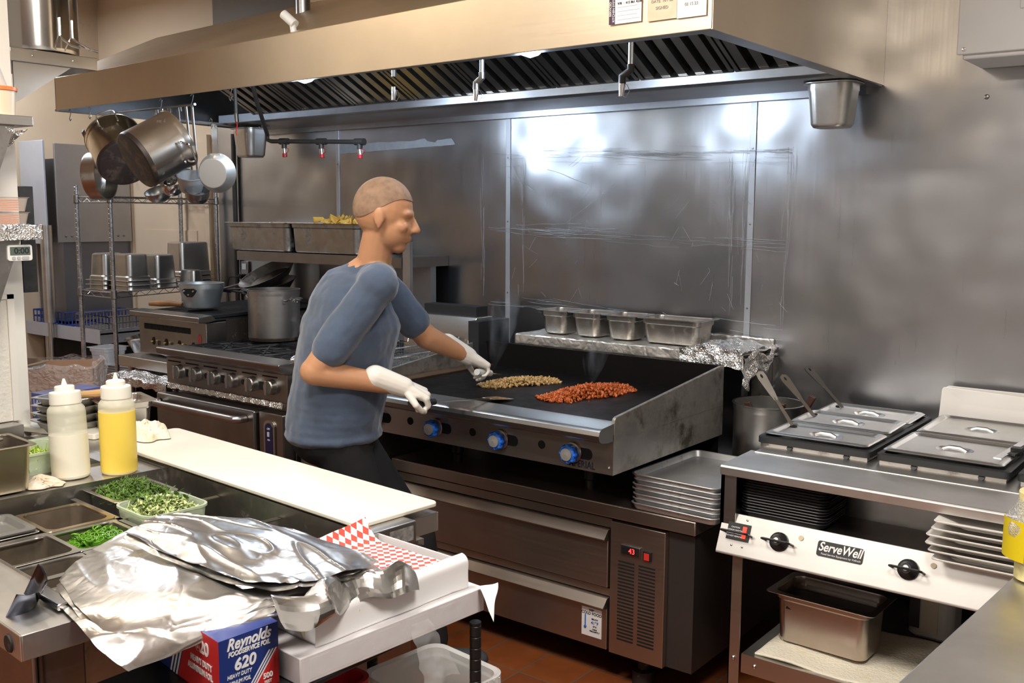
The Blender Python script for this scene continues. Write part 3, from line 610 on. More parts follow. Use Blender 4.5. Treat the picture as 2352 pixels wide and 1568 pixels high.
B(-4.68, -4.22, -1.08, -.93, .81, .835).obj('ledge', m_dsteel, t)
# things on the broiler
t = thing('sauce_pot', 'grey aluminium sauce pot with riveted black handle plate on the charbroiler', 'pot', (-4.47, -.68, 1.168)); T_ = Tr(-4.47, -.68, 1.17)
m_alup = mat('dull_aluminium', (.50, .54, .57), .9, .42, var=.08, vscale=14)
round_pan_mb(.112, .13, tap=.022, T=T_).obj('body', m_alup, t)
m = MB(); c_ = (.10, -.085)
ang = -1.20; o_ = Vector((math.cos(ang), math.sin(ang), 0)); s_ = Vector((-o_.y, o_.x, 0)); base = Vector((-4.47, -.68, 1.255))+o_*.108
Fm = Matrix(((s_.x, 0, o_.x, base.x), (s_.y, 0, o_.y, base.y), (s_.z, 1, o_.z, base.z), (0, 0, 0, 1)))
m.prism([(-.042, .012), (-.03, .022), (.03, .022), (.042, .012), (.03, -.006), (.014, -.022), (-.014, -.022), (-.03, -.006)], 'z', -.006, .006, Fm); pl_ = m.obj('handle_plate', m_iron, t, bevel=.002)
for q in ((-.028, .008), (.028, .008), (0, -.010)): MB().ball((q[0], q[1], .008), .007, 8, Fm).obj('rivet', m_chrome, pl_)
t = thing('wooden_paddle', 'worn wooden paddle handle lying beside the sauce pot', 'paddle', (-4.62, -.74, 1.17)); MB().tube([(-4.78, -.79, 1.180), (-4.72, -.765, 1.183), (-4.66, -.74, 1.183), (-4.595, -.715, 1.178)], [.012, .017, .015, .011], 12).obj('handle', m_wood, t)
# stack of skillets at the back of the broiler
m_skil = mat('seasoned_skillet', (.10, .09, .085), .8, .35, var=.3, vscale=10)
for i, (lb, R, z, til, msk) in enumerate((('large scratched steel skillet tilted on top of the black skillets', .165, 1.30, (-.10, -.45, .88), m_pand), ('black skillet in the middle of the tilted pile', .15, 1.235, (-.05, -.25, .95), m_skil), ('black skillet at the bottom of the tilted pile', .15, 1.185, (0, -.05, 1), m_skil))):
    t = thing('skillet', lb, 'skillet', (0, 0, 0)); MB().lathe([(R*.68, 0), (R*.74, .003), (R, .045), (R+.003, .047), (R-.001, .047), (R*.72, .006), (.001, .004)], 40, cap1=False).obj('body', msk, t)
    m = MB(); m.bar((R*.98, 0, .040), (R+.19, 0, .065), .022, .008); hd = m.obj('handle', m_skil, t)
    if i: MB().tube([(R+.09, 0, .052), (R+.20, 0, .067)], .012, 10).obj('blue_grip', mat('blue_grip', (.01, .03, .13), 0, .45), hd)
    place(t, (-4.42+.0*i, -.27, z)); t.rotation_euler = (aim(til) @ Rz(-2.4-.15*i)).to_euler()

# ============================================================ RANGE
t = thing('gas_range', 'six-burner steel gas range with oven, front lip edged in foil', 'range', (-3.72, -.6, 0))
x0, x1 = -4.165, -3.285
B(x0, x1, -1.06, -.03, .30, .99).obj('body', m_dsteel, t, bevel=.003)
m = MB(); m.prism([(-1.10, .862), (-1.10, .985), (-1.055, .985), (-1.055, .862)], 'x', x0, x1); m.obj('control_panel', m_dsteel, t, bevel=.002)
m = MB(); m.prism([(-1.06, .985), (-1.10, .985), (-1.145, 1.005), (-1.15, 1.03), (-1.145, 1.035), (-1.02, 1.035), (-1.02, .985)], 'x', x0-.01, x1+.005); m.obj('front_lip', m_dsteel, t, bevel=.003)
B(x0, x1, -1.02, -.03, .985, 1.0).obj('burner_tray', m_iron, t)
for k, x in enumerate((-4.055, -3.925, -3.785, -3.655, -3.515, -3.385)):
    T_ = Tr(x, -1.10, .925) @ Rx(PI/2)
    kb = MB().lathe([(.001, .028), (.027, .028), (.031, .024), (.033, .004), (.035, 0)], 28, T_).obj('knob', m_steel, t)
    m = MB(); m.box(-.007, .007, -.031, .031, .02, .040, T_ @ Rz(0)); m.obj('grip', m_steel, kb, bevel=.002)
for x in (-3.99, -3.72, -3.45): B(x-.022, x+.022, -1.1015, -1.099, .905, .94).obj('slot', m_dark, t)
for x in (-3.855, -3.585): MB().lathe([(.0001, .0015), (.012, .0015), (.012, 0)], 18, Tr(x, -1.10, .925) @ Rx(PI/2)).obj('port', m_dark, t)
for k in range(6): x = -4.10+k*.14; B(x-.05, x+.05, -1.1015, -1.099, .965, .971).obj('slot', m_dark, t)
crinkle(lambda u, v: (x0+.02+(x1-x0-.04)*u, -1.118+.02*v, .862-.02*abs(v-.5)*2), 90, 6, .006, 45, 2).obj('foil_edging', m_foilw, t, solid=.001)
# burner grates
for i in range(3):
    for j in range(2):
        cx, cy = x0+.15+i*.29, -.86+j*.42; m = MB()
        for k in range(8):
            a = k*PI/4; m.bar((cx+.035*math.cos(a), cy+.035*math.sin(a), 1.022), (cx+(.135)*math.cos(a)*(1.25 if k % 2 else 1), cy+.135*math.sin(a)*(1.25 if k % 2 else 1), 1.022), .009, .012)
        for rr_ in (.04, .115): m.tube([(cx+rr_*math.cos(q*PI/12), cy+rr_*math.sin(q*PI/12), 1.021) for q in range(24)], .005, 6, True)
        for sx, sy, ex, ey in ((-1, -1, 1, -1), (1, -1, 1, 1), (1, 1, -1, 1), (-1, 1, -1, -1)): m.bar((cx+sx*.14, cy+sy*.195, 1.018), (cx+ex*.14, cy+ey*.195, 1.018), .010, .02)
        for sx in (-1, 1):
            for sy in (-1, 1): m.bar((cx+sx*.095, cy+sy*.095, 1.022), (cx+sx*.14, cy+sy*.195, 1.022), .009, .012)
        m.obj('burner_grate', m_iron, t)
        MB().lathe([(.035, 0), (.035, .012), (.02, .016), (.001, .016)], 20, Tr(cx, cy, 1.0), cap1=False).obj('burner', m_iron, t)
# oven
dr = B(-4.20, -3.462, -1.14, -1.065, .33, .815).obj('oven_door', m_dsteel, t, bevel=.008)
m = MB(); m.tube([(-4.17, -1.145, .775), (-4.175, -1.18, .778), (-4.165, -1.197, .78), (-4.13, -1.20, .78), (-3.56, -1.20, .78), (-3.525, -1.197, .78), (-3.515, -1.18, .778), (-3.52, -1.145, .775)], .016, 14); m.obj('door_handle', m_pan, dr)
cb = B(-3.452, -3.29, -1.125, -1.062, .33, .815).obj('oven_control_column', m_dsteel, t, bevel=.006)
m = MB(); m.loft([rr(.036, .125, .03, z, 6) for z in (0, .006)], T=face((-3.375, -1.126, .66), (1, 0, 0))); m.obj('bezel', m_steel, cb)
m = MB(); m.loft([rr(.024, .108, .022, z, 6) for z in (0, .008)], T=face((-3.375, -1.126, .665), (1, 0, 0))); bz = m.obj('control_plate', mat('dark_blue_plate', (.012, .014, .06), 0, .35), cb)
B(-3.380, -3.370, -1.138, -1.134, .715, .735).obj('switch', m_white, cb); MB().ball((-3.375, -1.136, .622), .008, 12).obj('red_lamp', m_glow, cb)
text('lettering', 'OFF', .012, face((-3.375, -1.1345, .748), (1, 0, 0)), m_winkk, cb); text('lettering', 'ON', .010, face((-3.375, -1.1345, .700), (1, 0, 0)), m_winkk, cb)
MB().lathe([(.001, .02), (.02, .02), (.024, .0)], 20, Tr(-3.375, -1.132, .572) @ Rx(PI/2)).obj('thermostat_knob', m_chrome, cb)
for x in (-4.12, -3.33):
    for y in (-1.0, -.1): MB().tube([(x, y, 0), (x, y, .31)], .022, 12).obj('leg', m_steel, t)
# crumpled foil plug between range and fryer
tag(crinkle(lambda u, v: (-3.285+.03*math.sin(v*PI)*math.cos(u*2*PI), -1.02+.05*math.sin(v*PI)*math.sin(u*2*PI), 1.03+.035*(1-math.cos(v*PI))/2), 26, 14, .022, 38, 3).obj('foil_wad', m_foilw, None, (-3.285, -1.02, 1.03)), 'crumpled foil wad stuffed between the range and the fryer', 'foil')
t = stockpot('tall dull stockpot standing on the back left burner', .128, .255, mat('dull_pot', (.42, .41, .40), 1, .36, var=.14, vscale=7, dirt=(.07, .05, .035), dscale=7, damt=.22), (-3.99, -.595, 1.032), (0, 0, 1), .65+PI/2-.65)
# riser, overshelf
t = thing('range_overshelf', 'steel overshelf above the range carrying the two deep pans', 'shelf', (-3.96, -.2, 1.43))
m = MB(); m.box(-4.60, -3.34, -.35, -.015, 1.445, 1.455); m.box(-4.60, -3.34, -.354, -.35, 1.405, 1.455); m.box(-4.604, -4.60, -.35, -.015, 1.405, 1.455); m.box(-3.34, -3.336, -.35, -.015, 1.405, 1.455); m.obj('shelf', m_dsteel, t)
B(-4.165, -3.345, -.14, -.10, 1.0, 1.44).obj('riser_panel', mat('riser_steel', (.33, .34, .37), .8, .4, brush=(4, 4, 60)), t)
m = MB(); m.box(-4.575, -4.53, -.10, -.05, 1.16, 1.44); m.obj('bracket', m_dsteel, t); B(-3.332, -3.285, -.35, -.33, 1.16, 1.53).obj('bracket', m_galv, t)
for x0_, lb in ((-4.435, 'deep grey full-size pan at the left end of the overshelf'), (-3.90, 'deep grey pan holding tortilla chips on the overshelf')):
    pan_at('full_size_pan', lb, .258, .155, .155, (x0_, -.195, 1.457), 0, m_pand, 'pan', 'deep pans on the overshelf', r=.035)
m = MB(); rnd = random.Random(3)
m_chip = mat('tortilla_chip', (.85, .55, .12), 0, .6, var=.15, vscale=30)
ch = []
for k in range(34):
    a = rnd.uniform(0, 6.28); cx = -3.92+rnd.gauss(0, .08); cy = -.20+rnd.gauss(0, .04); cz = 1.600+rnd.uniform(0, .035)*(1-min(1, abs(cx+3.95)/.2)); s_ = rnd.uniform(.018, .03)
    T_ = Tr(cx, cy, cz) @ Euler((rnd.uniform(-1, 1), rnd.uniform(-1, 1), a)).to_matrix().to_4x4()
    q = MB().grid(lambda u, v: ((u-.5)*2*s_*(1-v*.9), (v-.5)*2*s_, s_*.5*((u-.5)**2*4)), 4, 4, T_)
    if k == 0: pass
    o = q.obj('tortilla_chip', m_chip, None, (cx, cy, cz), solid=.0015); tag(o, 'yellow corn tortilla chip heaped in the pan on the overshelf', 'tortilla chip', 'tortilla chips heaped in the overshelf pan')
m = MB(); m.loft([rr(.235, .13, .03, z, 4, -3.90, -.195) for z in (1.56, 1.592)]); tag(m.obj('chip_layer', m_chip, None, (-3.9, -.195, 1.56)), 'packed layer of yellow tortilla chips filling the overshelf pan', 'tortilla chips', kind='stuff')
# conduit, outlet
tag(MB().tube([(-5.03, -.035, .9), (-5.03, -.035, 2.13)], .014, 12).obj('wall_conduit', m_bpipe, None, (-5.03, -.035, .9)), 'thin dark conduit pipe running down the steel wall behind the rack', 'pipe')
t = thing('wall_outlet', 'wall outlet with a plugged-in black cord beside the overshelf', 'outlet', (-4.98, -.03, 1.25))
B(-5.00, -4.93, -.03, -.015, 1.26, 1.375).obj('plate', m_dsteel, t, bevel=.004); B(-4.985, -4.945, -.033, -.03, 1.325, 1.36).obj('socket', m_white, t)
MB().tube([(-4.965, -.03, 1.285), (-4.965, -.07, 1.285)], .015, 12).obj('plug', m_black, t); MB().tube([(-4.965, -.07, 1.285), (-5.02, -.10, 1.28), (-5.03, -.11, 1.22), (-5.025, -.10, 1.10), (-5.0, -.1, .95)], .004, 8).obj('cord', m_black, t)

# ============================================================ FRYER
t = thing('deep_fryer', 'steel deep fryer between the range and the griddle', 'fryer', (-3.06, -.6, 0))
x0, x1 = -3.262, -2.862
m = MB(); m.box(x0, x1, -1.05, -.25, .10, .97); m.obj('cabinet', m_steel, t, bevel=.003)
B(x0+.01, x1-.01, -1.065, -1.05, .14, .80).obj('door', m_steel, t, bevel=.003)
m = MB(); m.box(x0+.005, x1-.005, -1.05, -1.0, .97, 1.0); m.box(x0, x0+.03, -1.0, -.4, .97, 1.0); m.box(x1-.03, x1, -1.0, -.4, .97, 1.0); m.obj('rim', m_steel, t, bevel=.003)
B(x0+.03, x1-.03, -1.0, -.42, .97, .975).obj('oil_surface', mat('dark_oil', (.02, .015, .008), 0, .08), t)
m = MB(); m.prism([(-.42, .97), (-.42, 1.10), (-.36, 1.20), (-.25, 1.20), (-.25, .97)], 'x', x0, x1); m.obj('splash_back', m_steel, t, bevel=.003)
m = MB(); m.box(x0+.06, x1-.02, -.34, -.26, 1.20, 1.245); m.obj('flue_cover', m_iron, t); B(x1, x1+.06, -.42, -.2, .97, 1.19).obj('side_flue', m_iron, t)
m = MB(); m.tube([(x0+.03, -.44, 1.115), (x1-.04, -.44, 1.115)], .005, 8); m.obj('basket_rail', m_dsteel, t)
st = B(-3.252, -3.212, -1.067, -1.065, .79, .845).obj('energy_label', mat('label_blue', (.03, .35, .62), 0, .5), t)
m = MB(); m.box(-3.252, -3.212, -1.0675, -1.067, .79, .80); m.obj('white_strip', m_paper, st)
text('lettering', 'energy', .011, face((-3.232, -1.068, .822), (1, 0, 0)), m_winkk, st); text('lettering', 'ENERGY STAR', .0055, face((-3.232, -1.0684, .795), (1, 0, 0)), m_label, st)
def fry_basket(label, x0, x1, y0, y1):
    t = thing('fryer_basket', label, 'basket', ((x0+x1)/2, (y0+y1)/2, .985), 0, 'wire baskets over the fryer'); m = MB(); z0, z1 = .985, 1.075
    c = [(x0, y0), (x1, y0), (x1, y1), (x0, y1)]
    for z in (z0, z1): m.tube([(x, y, z) for x, y in c], .0028, 6, True)
    nx, ny = 14, 26
    for i in range(nx+1):
        x = x0+(x1-x0)*i/nx; m.tube([(x, y0, z1), (x, y0, z0), (x, y1, z0), (x, y1, z1)], .0009, 4)
    for i in range(ny+1):
        y = y0+(y1-y0)*i/ny; m.tube([(x0, y, z1), (x0, y, z0), (x1, y, z0), (x1, y, z1)], .0009, 4)
    for k in range(1, 6):
        z = z0+(z1-z0)*k/6; m.tube([(x, y, z) for x, y in c], .0009, 4, True)
    m.obj('mesh_basket', m_wire, t)
    for dx in (.3, .7):
        x = x0+(x1-x0)*dx; MB().tube([(x, y1, z1), (x, y1+.012, z1+.04), (x, y1+.004, z1+.048), (x, y1-.008, z1+.035)], .0022, 6).obj('hanging_hook', m_chrome, t)
    return t
fry_basket('wire fryer basket on the left, half hidden by the cook', -3.24, -3.065, -.96, -.47)
fry_basket('wire fryer basket on the right, next to the griddle', -3.055, -2.88, -.96, -.47)
# ============================================================ GRIDDLE
t = thing('flat_top_griddle', 'wide flat-top gas griddle with blue knobs and blackened plate', 'griddle', (-2.25, -.75, .665))
x0, x1 = -2.845, -1.652; yf = -1.127
m = MB(); m.prism([(yf, .832), (-.36, .832), (-.36, .985), (yf, .985)], 'x', x0, x1-.003); m.obj('body', m_grid, t, bevel=.002)
pn = B(x0, x1, yf-.003, yf, .832, .965).obj('front_panel', m_csteel, t)
B(x1-.003, x1, yf, -.345, .832, .975).obj('side_panel', m_grid, t)
# bullnose lip
P = [(yf+.004, .925+.02), (-1.165, .945), (-1.20, .950), (-1.213, .960), (-1.217, .975), (-1.212, .988), (-1.20, .996), (-1.12, 1.003), (-1.10, 1.003), (-1.10, .96), (yf+.004, .96)]
MB().prism(P, 'x', x0, x1).obj('front_lip', m_steel, t)
B(x0+.015, x1-.012, -1.075, -.37, .985, .995).obj('cooking_plate', m_plate, t)
B(x0+.015, x1-.012, -1.10, -1.077, .97, .98).obj('grease_trough', m_burnt, t)
# raised splash guards
S_ = [(-1.127, .945), (-1.127, 1.008), (-1.122, 1.018), (-1.112, 1.022), (-.375, 1.100), (-.35, 1.100), (-.35, .945)]
MB().prism(S_, 'x', x1-.010, x1+.002).obj('side_splash', m_grid, t, bevel=.0015); MB().prism(S_, 'x', x0-.002, x0+.010).obj('side_splash', m_grid, t, bevel=.0015)
B(x0, x1, -.365, -.35, .985, 1.10).obj('back_splash', m_plate, t); B(x0+.02, x1-.02, -.345, -.335, .667, .84).obj('shade_skirt', m_plate, t)  # added black sheet at the rear stands in for shade under the griddle
B(x0+.015, x0+.09, -1.05, -.37, .9955, 1.001).obj('grease_gutter', mat('browned_steel', (.20, .12, .07), .8, .4, var=.2, vscale=9), t)
for k in range(4):
    x = -1.805-.305*k; ym = yf-.003; T_ = Tr(x, ym, .888) @ Rx(PI/2)
    m = MB(); m.loft([rr(.062, .019, .018, z, 6, .012, 0) for z in (0, .001)], T=T_); m.obj('knob_slot', m_dark, t)
    bz = MB().lathe([(.020, 0), (.033, .0), (.035, .006), (.033, .010), (.022, .012)], 28, T_).obj('bezel', m_pand, t)
    T2 = T_ @ Tr(-.006, -.004, .0)
    m = MB(); m.lathe([(.020, .008), (.028, .012), (.029, .03), (.023, .035)], 24, T2, False, False)
    for q in range(8): a = q*PI/4; m.ball((.026*math.cos(a), .026*math.sin(a), .022), .0085, 10, T2, (1, 1, 1.4))
    kb = m.obj('blue_knob', m_blue, t)
    MB().lathe([(.022, .030), (.021, .0375), (.001, .040)], 24, T2, False, False).obj('knob_cap', mat('worn_knob_cap', (.34, .33, .31), .4, .45), kb)
    if k < 3: MB().lathe([(.0001, .0015), (.0145, .0015), (.0145, 0)], 20, Tr(x-.13, ym, .893) @ Rx(PI/2)).obj('port', m_dark, t)
text('lettering', 'IMPERIAL', .034, face((-1.775, yf-.0035, .851), (1, 0, 0)), mat('raised_dark_letters', (.02, .02, .035), .2, .4), t, sx=.8, font_ext=.001, bold=.0005)
for z in (.955, .855): MB().ball((x1-.015, yf-.003, z), .005, 8).obj('bolt', m_steel, t)
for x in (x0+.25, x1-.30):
    for y in (-.80, -.42): MB().lathe([(.02, .667), (.02, .70), (.026, .705), (.026, .832)], 16, Tr(x, y, 0)).obj('foot', m_black, t)  # feet coloured black to sink into the shade below the body
# meat piles: chopped pieces heaped on the plate
def heap(name, label, cx, cy, L, W, ang, ms, n, seed, cat, s0=.006, s1=.012, H=.02):
    rn = random.Random(seed); m = MB(); M0 = Tr(cx, cy, .995) @ Rz(ang)
    for k in range(n):
        u = rn.uniform(-1, 1); v = rn.gauss(0, .42); e = max(0, 1-u*u*.75-v*v); w_ = 1-.25*abs(u)+.15*math.sin(u*7)
        x, y = u*L+rn.gauss(0, .004), v*W*w_; r = rn.uniform(s0, s1); z = max(r*.6, rn.random()*H*e+r*.5)
        T_ = M0 @ Tr(x, y, z) @ Euler((rn.uniform(0, 3), rn.uniform(0, 3), rn.uniform(0, 3))).to_matrix().to_4x4() @ Matrix.Diagonal((r*rn.uniform(.8, 1.5), r*rn.uniform(.7, 1.1), r*rn.uniform(.5, .9), 1))
        vs = [(0, 0, 1), (.9, 0, .3), (.25, .85, .35), (-.75, .5, .3), (-.7, -.55, .35), (.3, -.9, .25), (.7, .6, -.4), (-.3, .9, -.4), (-.95, 0, -.3), (-.25, -.9, -.4), (.75, -.5, -.4), (0, 0, -1)]
        fs = [(0, 1, 2), (0, 2, 3), (0, 3, 4), (0, 4, 5), (0, 5, 1), (1, 6, 2), (2, 6, 7), (2, 7, 3), (3, 7, 8), (3, 8, 4), (4, 8, 9), (4, 9, 5), (5, 9, 10), (5, 10, 1), (1, 10, 6), (11, 7, 6), (11, 8, 7), (11, 9, 8), (11, 10, 9), (11, 6, 10)]
        m.add([tuple(c*(1+rn.uniform(-.2, .2)) for c in v_) for v_ in vs], fs, T_)
    o = m.obj(name, ms, None, (cx, cy, .996), ang=60); tag(o, label, cat, kind='stuff'); return o
heap('chopped_meat', 'pale brown chopped meat heaped on the left of the griddle plate', -2.36, -.695, .165, .056, 1.05, mat('pale_meat', (.42, .26, .10), 0, .35, var=.45, vscale=90), 1500, 4, 'meat', s0=.0035, s1=.008, H=.026)
heap('chopped_meat', 'orange-red seasoned meat heaped on the right of the griddle plate', -2.02, -.72, .205, .075, 1.28, mat('red_meat', (.36, .075, .013), 0, .35, var=.5, vscale=90), 2300, 5, 'meat', s0=.0035, s1=.009, H=.036)

# ============================================================ FOIL SHELF
t = thing('foil_lined_shelf', 'narrow wall shelf wrapped in foil above the griddle', 'shelf', (-2.15, -.15, 1.09))
B(-2.68, -1.63, -.29, -.016, 1.10, 1.13).obj('shelf', m_steel, t)
def fs(u, v):
    x = -2.69+1.095*u; s_ = v*.36
    if s_ < .045: return (x, -.302, 1.092+s_)
    if s_ < .33: return (x, -.302+(s_-.045), 1.137)
    return (x, -.019, 1.137+(s_-.33)*1.3)
crinkle(fs, 150, 44, .003, 26, 4).obj('foil_wrap', m_foil, t, solid=.001)
def fe(u, v):
    a = u*.30; x = -1.60+.012*math.sin(v*9); return (x+.004, -.305+a, 1.142-.12*v*(1-.55*u)-.02*math.sin(u*12))
crinkle(fe, 34, 20, .022, 24, 6).obj('foil_flap', m_foilw, t, solid=.001)
def fr_(u, v):
    x = -1.86+.265*u; s_ = v*.30
    return (x, -.312 if s_ < .06 else -.312+(s_-.06), 1.085+s_ if s_ < .06 else 1.145+.02*math.sin(u*3))
crinkle(fr_, 50, 50, .016, 26, 7).obj('crumpled_end', m_foilw, t, solid=.001)
B(-1.64, -1.60, -.12, -.016, .82, 1.10).obj('bracket', m_pand, t)
for i, (cx, lb) in enumerate(((-2.53, 'first small steel pan from the left on the foil shelf'), (-2.36, 'second small steel pan on the foil shelf, seam bead turned out'), (-2.19, 'third small steel pan on the foil shelf'))):
    pan_at('ninth_size_pan', lb, .072, .075, .105, (cx, -.165, 1.141-.0*i), -.05+.03*i, m_pand, 'pan', 'small pans on the foil shelf', r=.028, lip=.014)
pan_at('third_size_pan', 'longer steel pan at the right end of the foil shelf', .135, .075, .105, (-1.95, -.165, 1.141), -.03, m_pand, 'pan', 'small pans on the foil shelf', r=.028, lip=.014)

# plastic film stretched over the steel sheets
def film():
    m = MB(); L_, R_, T_, Bm = -3.12, -1.52, 1.955, 1.20
    def f(u, v):
        x = L_+(R_-L_)*u; z = Bm+(T_-Bm)*v-.05*u*v+.03*u*(1-v)
        w_ = 0
        for k, vv in enumerate((1., .52, .10)):
            w_ += math.exp(-((v-vv-.03*math.sin(u*5+k))/.018)**2)*(.6+noise.noise((x*14, k*5, z*6)))
        for k, uu in enumerate((0., .16, .87, 1.)): w_ += .8*math.exp(-((u-uu)/.010)**2)*(.6+noise.noise((x*5, k*5+2, z*18)))
        p = noise.noise((x*5+z*4, z*5, 1)); w_ += .5*max(0, 1-abs(p)*26)
        return (x, -.0205-.004*abs(w_)-.0012*noise.noise((x*40, 3, z*40)), z)
    return m.grid(f, 330, 190)
def film_mat():
    m = bpy.data.materials.new('clear_wrap_film'); m.use_nodes = True; N = m.node_tree.nodes; L = m.node_tree.links
    N.remove(N['Principled BSDF']); tr = N.new('ShaderNodeBsdfTransparent'); gl = N.new('ShaderNodeBsdfGlossy'); gl.inputs['Roughness'].default_value = .2; gl.inputs['Color'].default_value = (.9, .93, .95, 1)
    mx = N.new('ShaderNodeMixShader'); ge = N.new('ShaderNodeNewGeometry'); fr = N.new('ShaderNodeFresnel'); fr.inputs['IOR'].default_value = 1.12
    tc = N.new('ShaderNodeTexCoord'); n = N.new('ShaderNodeTexNoise'); n.inputs['Scale'].default_value = 3; n.inputs['Detail'].default_value = 8; L.new(tc.outputs['Object'], n.inputs[0])
    b = N.new('ShaderNodeBump'); b.inputs['Distance'].default_value = .02; b.inputs['Strength'].default_value = .12; L.new(n.outputs[0], b.inputs['Height']); L.new(b.outputs[0], gl.inputs['Normal']); L.new(b.outputs[0], fr.inputs['Normal'])
    L.new(fr.outputs[0], mx.inputs[0]); L.new(tr.outputs[0], mx.inputs[1]); L.new(gl.outputs[0], mx.inputs[2]); L.new(mx.outputs[0], N['Material Output'].inputs[0]); return m
m_film = film_mat()
fo = film().obj('plastic_film', m_film, None, (-2.3, -.021, 1.6), ang=180); tag(fo, 'crinkled clear plastic film stretched over the steel wall above the griddle', 'plastic film')
rn = random.Random(11); cm = MB()
def streak(x, z, a, L, w_=.0008, wob=.006):
    n = max(3, int(L/.03)); pts = []; sd = rn.uniform(0, 50)
    for i in range(n+1):
        s_ = i/n*L; o_ = wob*noise.noise((sd, s_*9, 0)); pts.append((x+math.cos(a)*s_-math.sin(a)*o_, -.0265-.0015*rn.random(), z+math.sin(a)*s_+math.cos(a)*o_))
    cm.tube(pts, w_*rn.uniform(.3, 1.0), 4)
for zc_, wd, n_ in ((1.955, .012, 46), (1.60, .016, 46), (1.245, .022, 40), (1.92, .02, 14)):
    for k in range(n_): x = rn.uniform(-3.08, -1.62); L = rn.uniform(.05, .38); streak(x, zc_-.05*(x+3.1)/1.5+rn.gauss(0, wd), -.03+rn.gauss(0, .03), min(L, -1.56-x))
for xc_, n_ in ((-3.10, 12), (-2.86, 14), (-1.80, 16), (-1.745, 14), (-1.56, 14)):
    for k in range(n_): z = rn.uniform(1.22, 1.85); streak(xc_+rn.gauss(0, .008), z, PI/2+rn.gauss(0, .03), min(rn.uniform(.05, .3), 1.93-z))
for k in range(46): streak(rn.choice((rn.uniform(-2.95, -2.5), rn.uniform(-2.1, -1.56))), rn.uniform(1.25, 1.9), rn.choice((-.7, -.5, .9, 1.3, -1.1))+rn.gauss(0, .15), rn.uniform(.015, .10))
for p, q in (((-2.35, 1.80), (-2.62, 1.62)), ((-2.95, 1.93), (-2.86, 1.78)), ((-2.72, 1.87), (-2.50, 1.80)), ((-2.1, 1.25), (-1.95, 1.19))): streak(p[0], p[1], math.atan2(q[1]-p[1], q[0]-p[0]), math.dist(p, q), .0011)
cr_ = cm.obj('creases', mat('film_crease', (.72, .74, .76), .3, .25, alpha=.5), fo, ang=180); cr_['kind'] = 'stuff'
tag(crinkle(lambda u, v: (-1.60+.05*(u-.5)*(1-.3*v)+.05*v*(1-v)*4-.0*v, -.03-.02*math.sin(u*PI), 1.19-.24*v), 12, 50, .014, 26, 9).obj('film_tail', m_film, None, (-1.59, -.03, .95), ang=180), 'twisted tail of clear film hanging down behind the bucket', 'plastic film')

# ============================================================ REFRIGERATED BASE
t = thing('refrigerated_base', 'low two-drawer refrigerated equipment base under the griddle', 'refrigerator', (-2.2, -.5, 0))
x0, x1 = -2.845, -1.455
m = MB(); m.box(x0, x1, -.93, -.03, .618, .667); m.obj('worktop', m_csteel, t, bevel=.004)
B(x0+.02, -1.565, -.88, -.05, .13, .618).obj('cabinet', mat('cooler_side', (.10, .09, .085), .8, .45), t)
B(x0+.02, -1.79, -.905, -.88, .575, .607).obj('front_rail', m_csteel, t); B(x0+.02, -1.79, -.905, -.88, .325, .352).obj('front_rail', m_csteel, t)
for z0, z1, lb in ((.358, .572, 0), (.128, .322, 0)):
    d_ = B(x0+.03, -1.797, -.918, -.882, z0, z1-.02).obj('drawer', m_csteel, t, bevel=.003)
    m = MB(); m.prism([(-.918, z1-.042), (-.941, z1-.037), (-.945, z1-.032), (-.918, z1-.004), (-.884, z1), (-.884, z1-.02), (-.91, z1-.02)], 'x', x0+.03, -1.797); m.obj('pull_lip', m_csteel, d_)
    B(x0+.02, -1.80, -.884, -.880, z1-.01, z1+.01).obj('gasket', m_rubber, d_)
pn = B(-1.783, -1.568, -.925, -.90, .128, .606).obj('compressor_panel', m_csteel, t, bevel=.002)
B(-1.783, -1.47, -.90, -.05, .128, .606).obj('compressor_housing', mat('cooler_side', (.1, .09, .085)), t)
m = MB()
for c0, c1 in ((-1.750, -1.685), (-1.668, -1.603)):
    for k in range(24): z = .468-k*.0123; m.prism([(-.9265, z), (-.924, z), (-.924, z+.0055), (-.9265, z+.0055)], 'x', c0, c1)
m.obj('louvres', m_dark, pn)
dp = B(-1.737, -1.660, -.932, -.925, .500, .535).obj('temperature_display', m_dsteel, pn, bevel=.002); B(-1.731, -1.678, -.9335, -.932, .504, .530).obj('screen', m_black, dp)
text('lettering', '43', .026, face((-1.692, -.9342, .517), (1, 0, 0)), m_glow, dp, font_ext=.0002)
sw = B(-1.648, -1.617, -.934, -.925, .496, .530).obj('power_switch', m_black, pn, bevel=.002); B(-1.642, -1.623, -.937, -.934, .500, .524).obj('rocker', mat('dim_red', (.30, .02, .015), 0, .3, emit=(1, .05, .03), estr=.25), sw)
for x in (-2.75, -1.70):
    for y in (-.82, -.15): MB().lathe([(.001, 0), (.04, .0), (.04, .05), (.02, .055), (.02, .13)], 16, Tr(x, y, 0)).obj('caster', m_burnt, t)
st = tag(B(-1.902, -1.818, -.9195, -.9182, .162, .268).obj('food_safety_sticker', m_paper, None, (-1.86, -.919, .16)), 'white cold food temperature sticker on the lower refrigerator drawer', 'sticker'); yq = -.9202
for s_, z, h, mm, dx in (('KEEP', .260, .009, m_label, 0), ('COLD FOOD', .247, .0145, m_label, 0), ('BELOW', .228, .008, m_label, .014), ('41°F', .214, .017, mat('blue_ink', (.02, .12, .5), 0, .5), .014), ('(5°C)', .201, .007, m_label, .014), ('CHECK', .190, .006, m_label, .014), ('FREQUENTLY', .182, .007, m_label, .014)):
    text('lettering', s_, h, face((-1.86+dx, yq, z), (1, 0, 0)), mm, st, font_ext=.0003, bold=.0002)
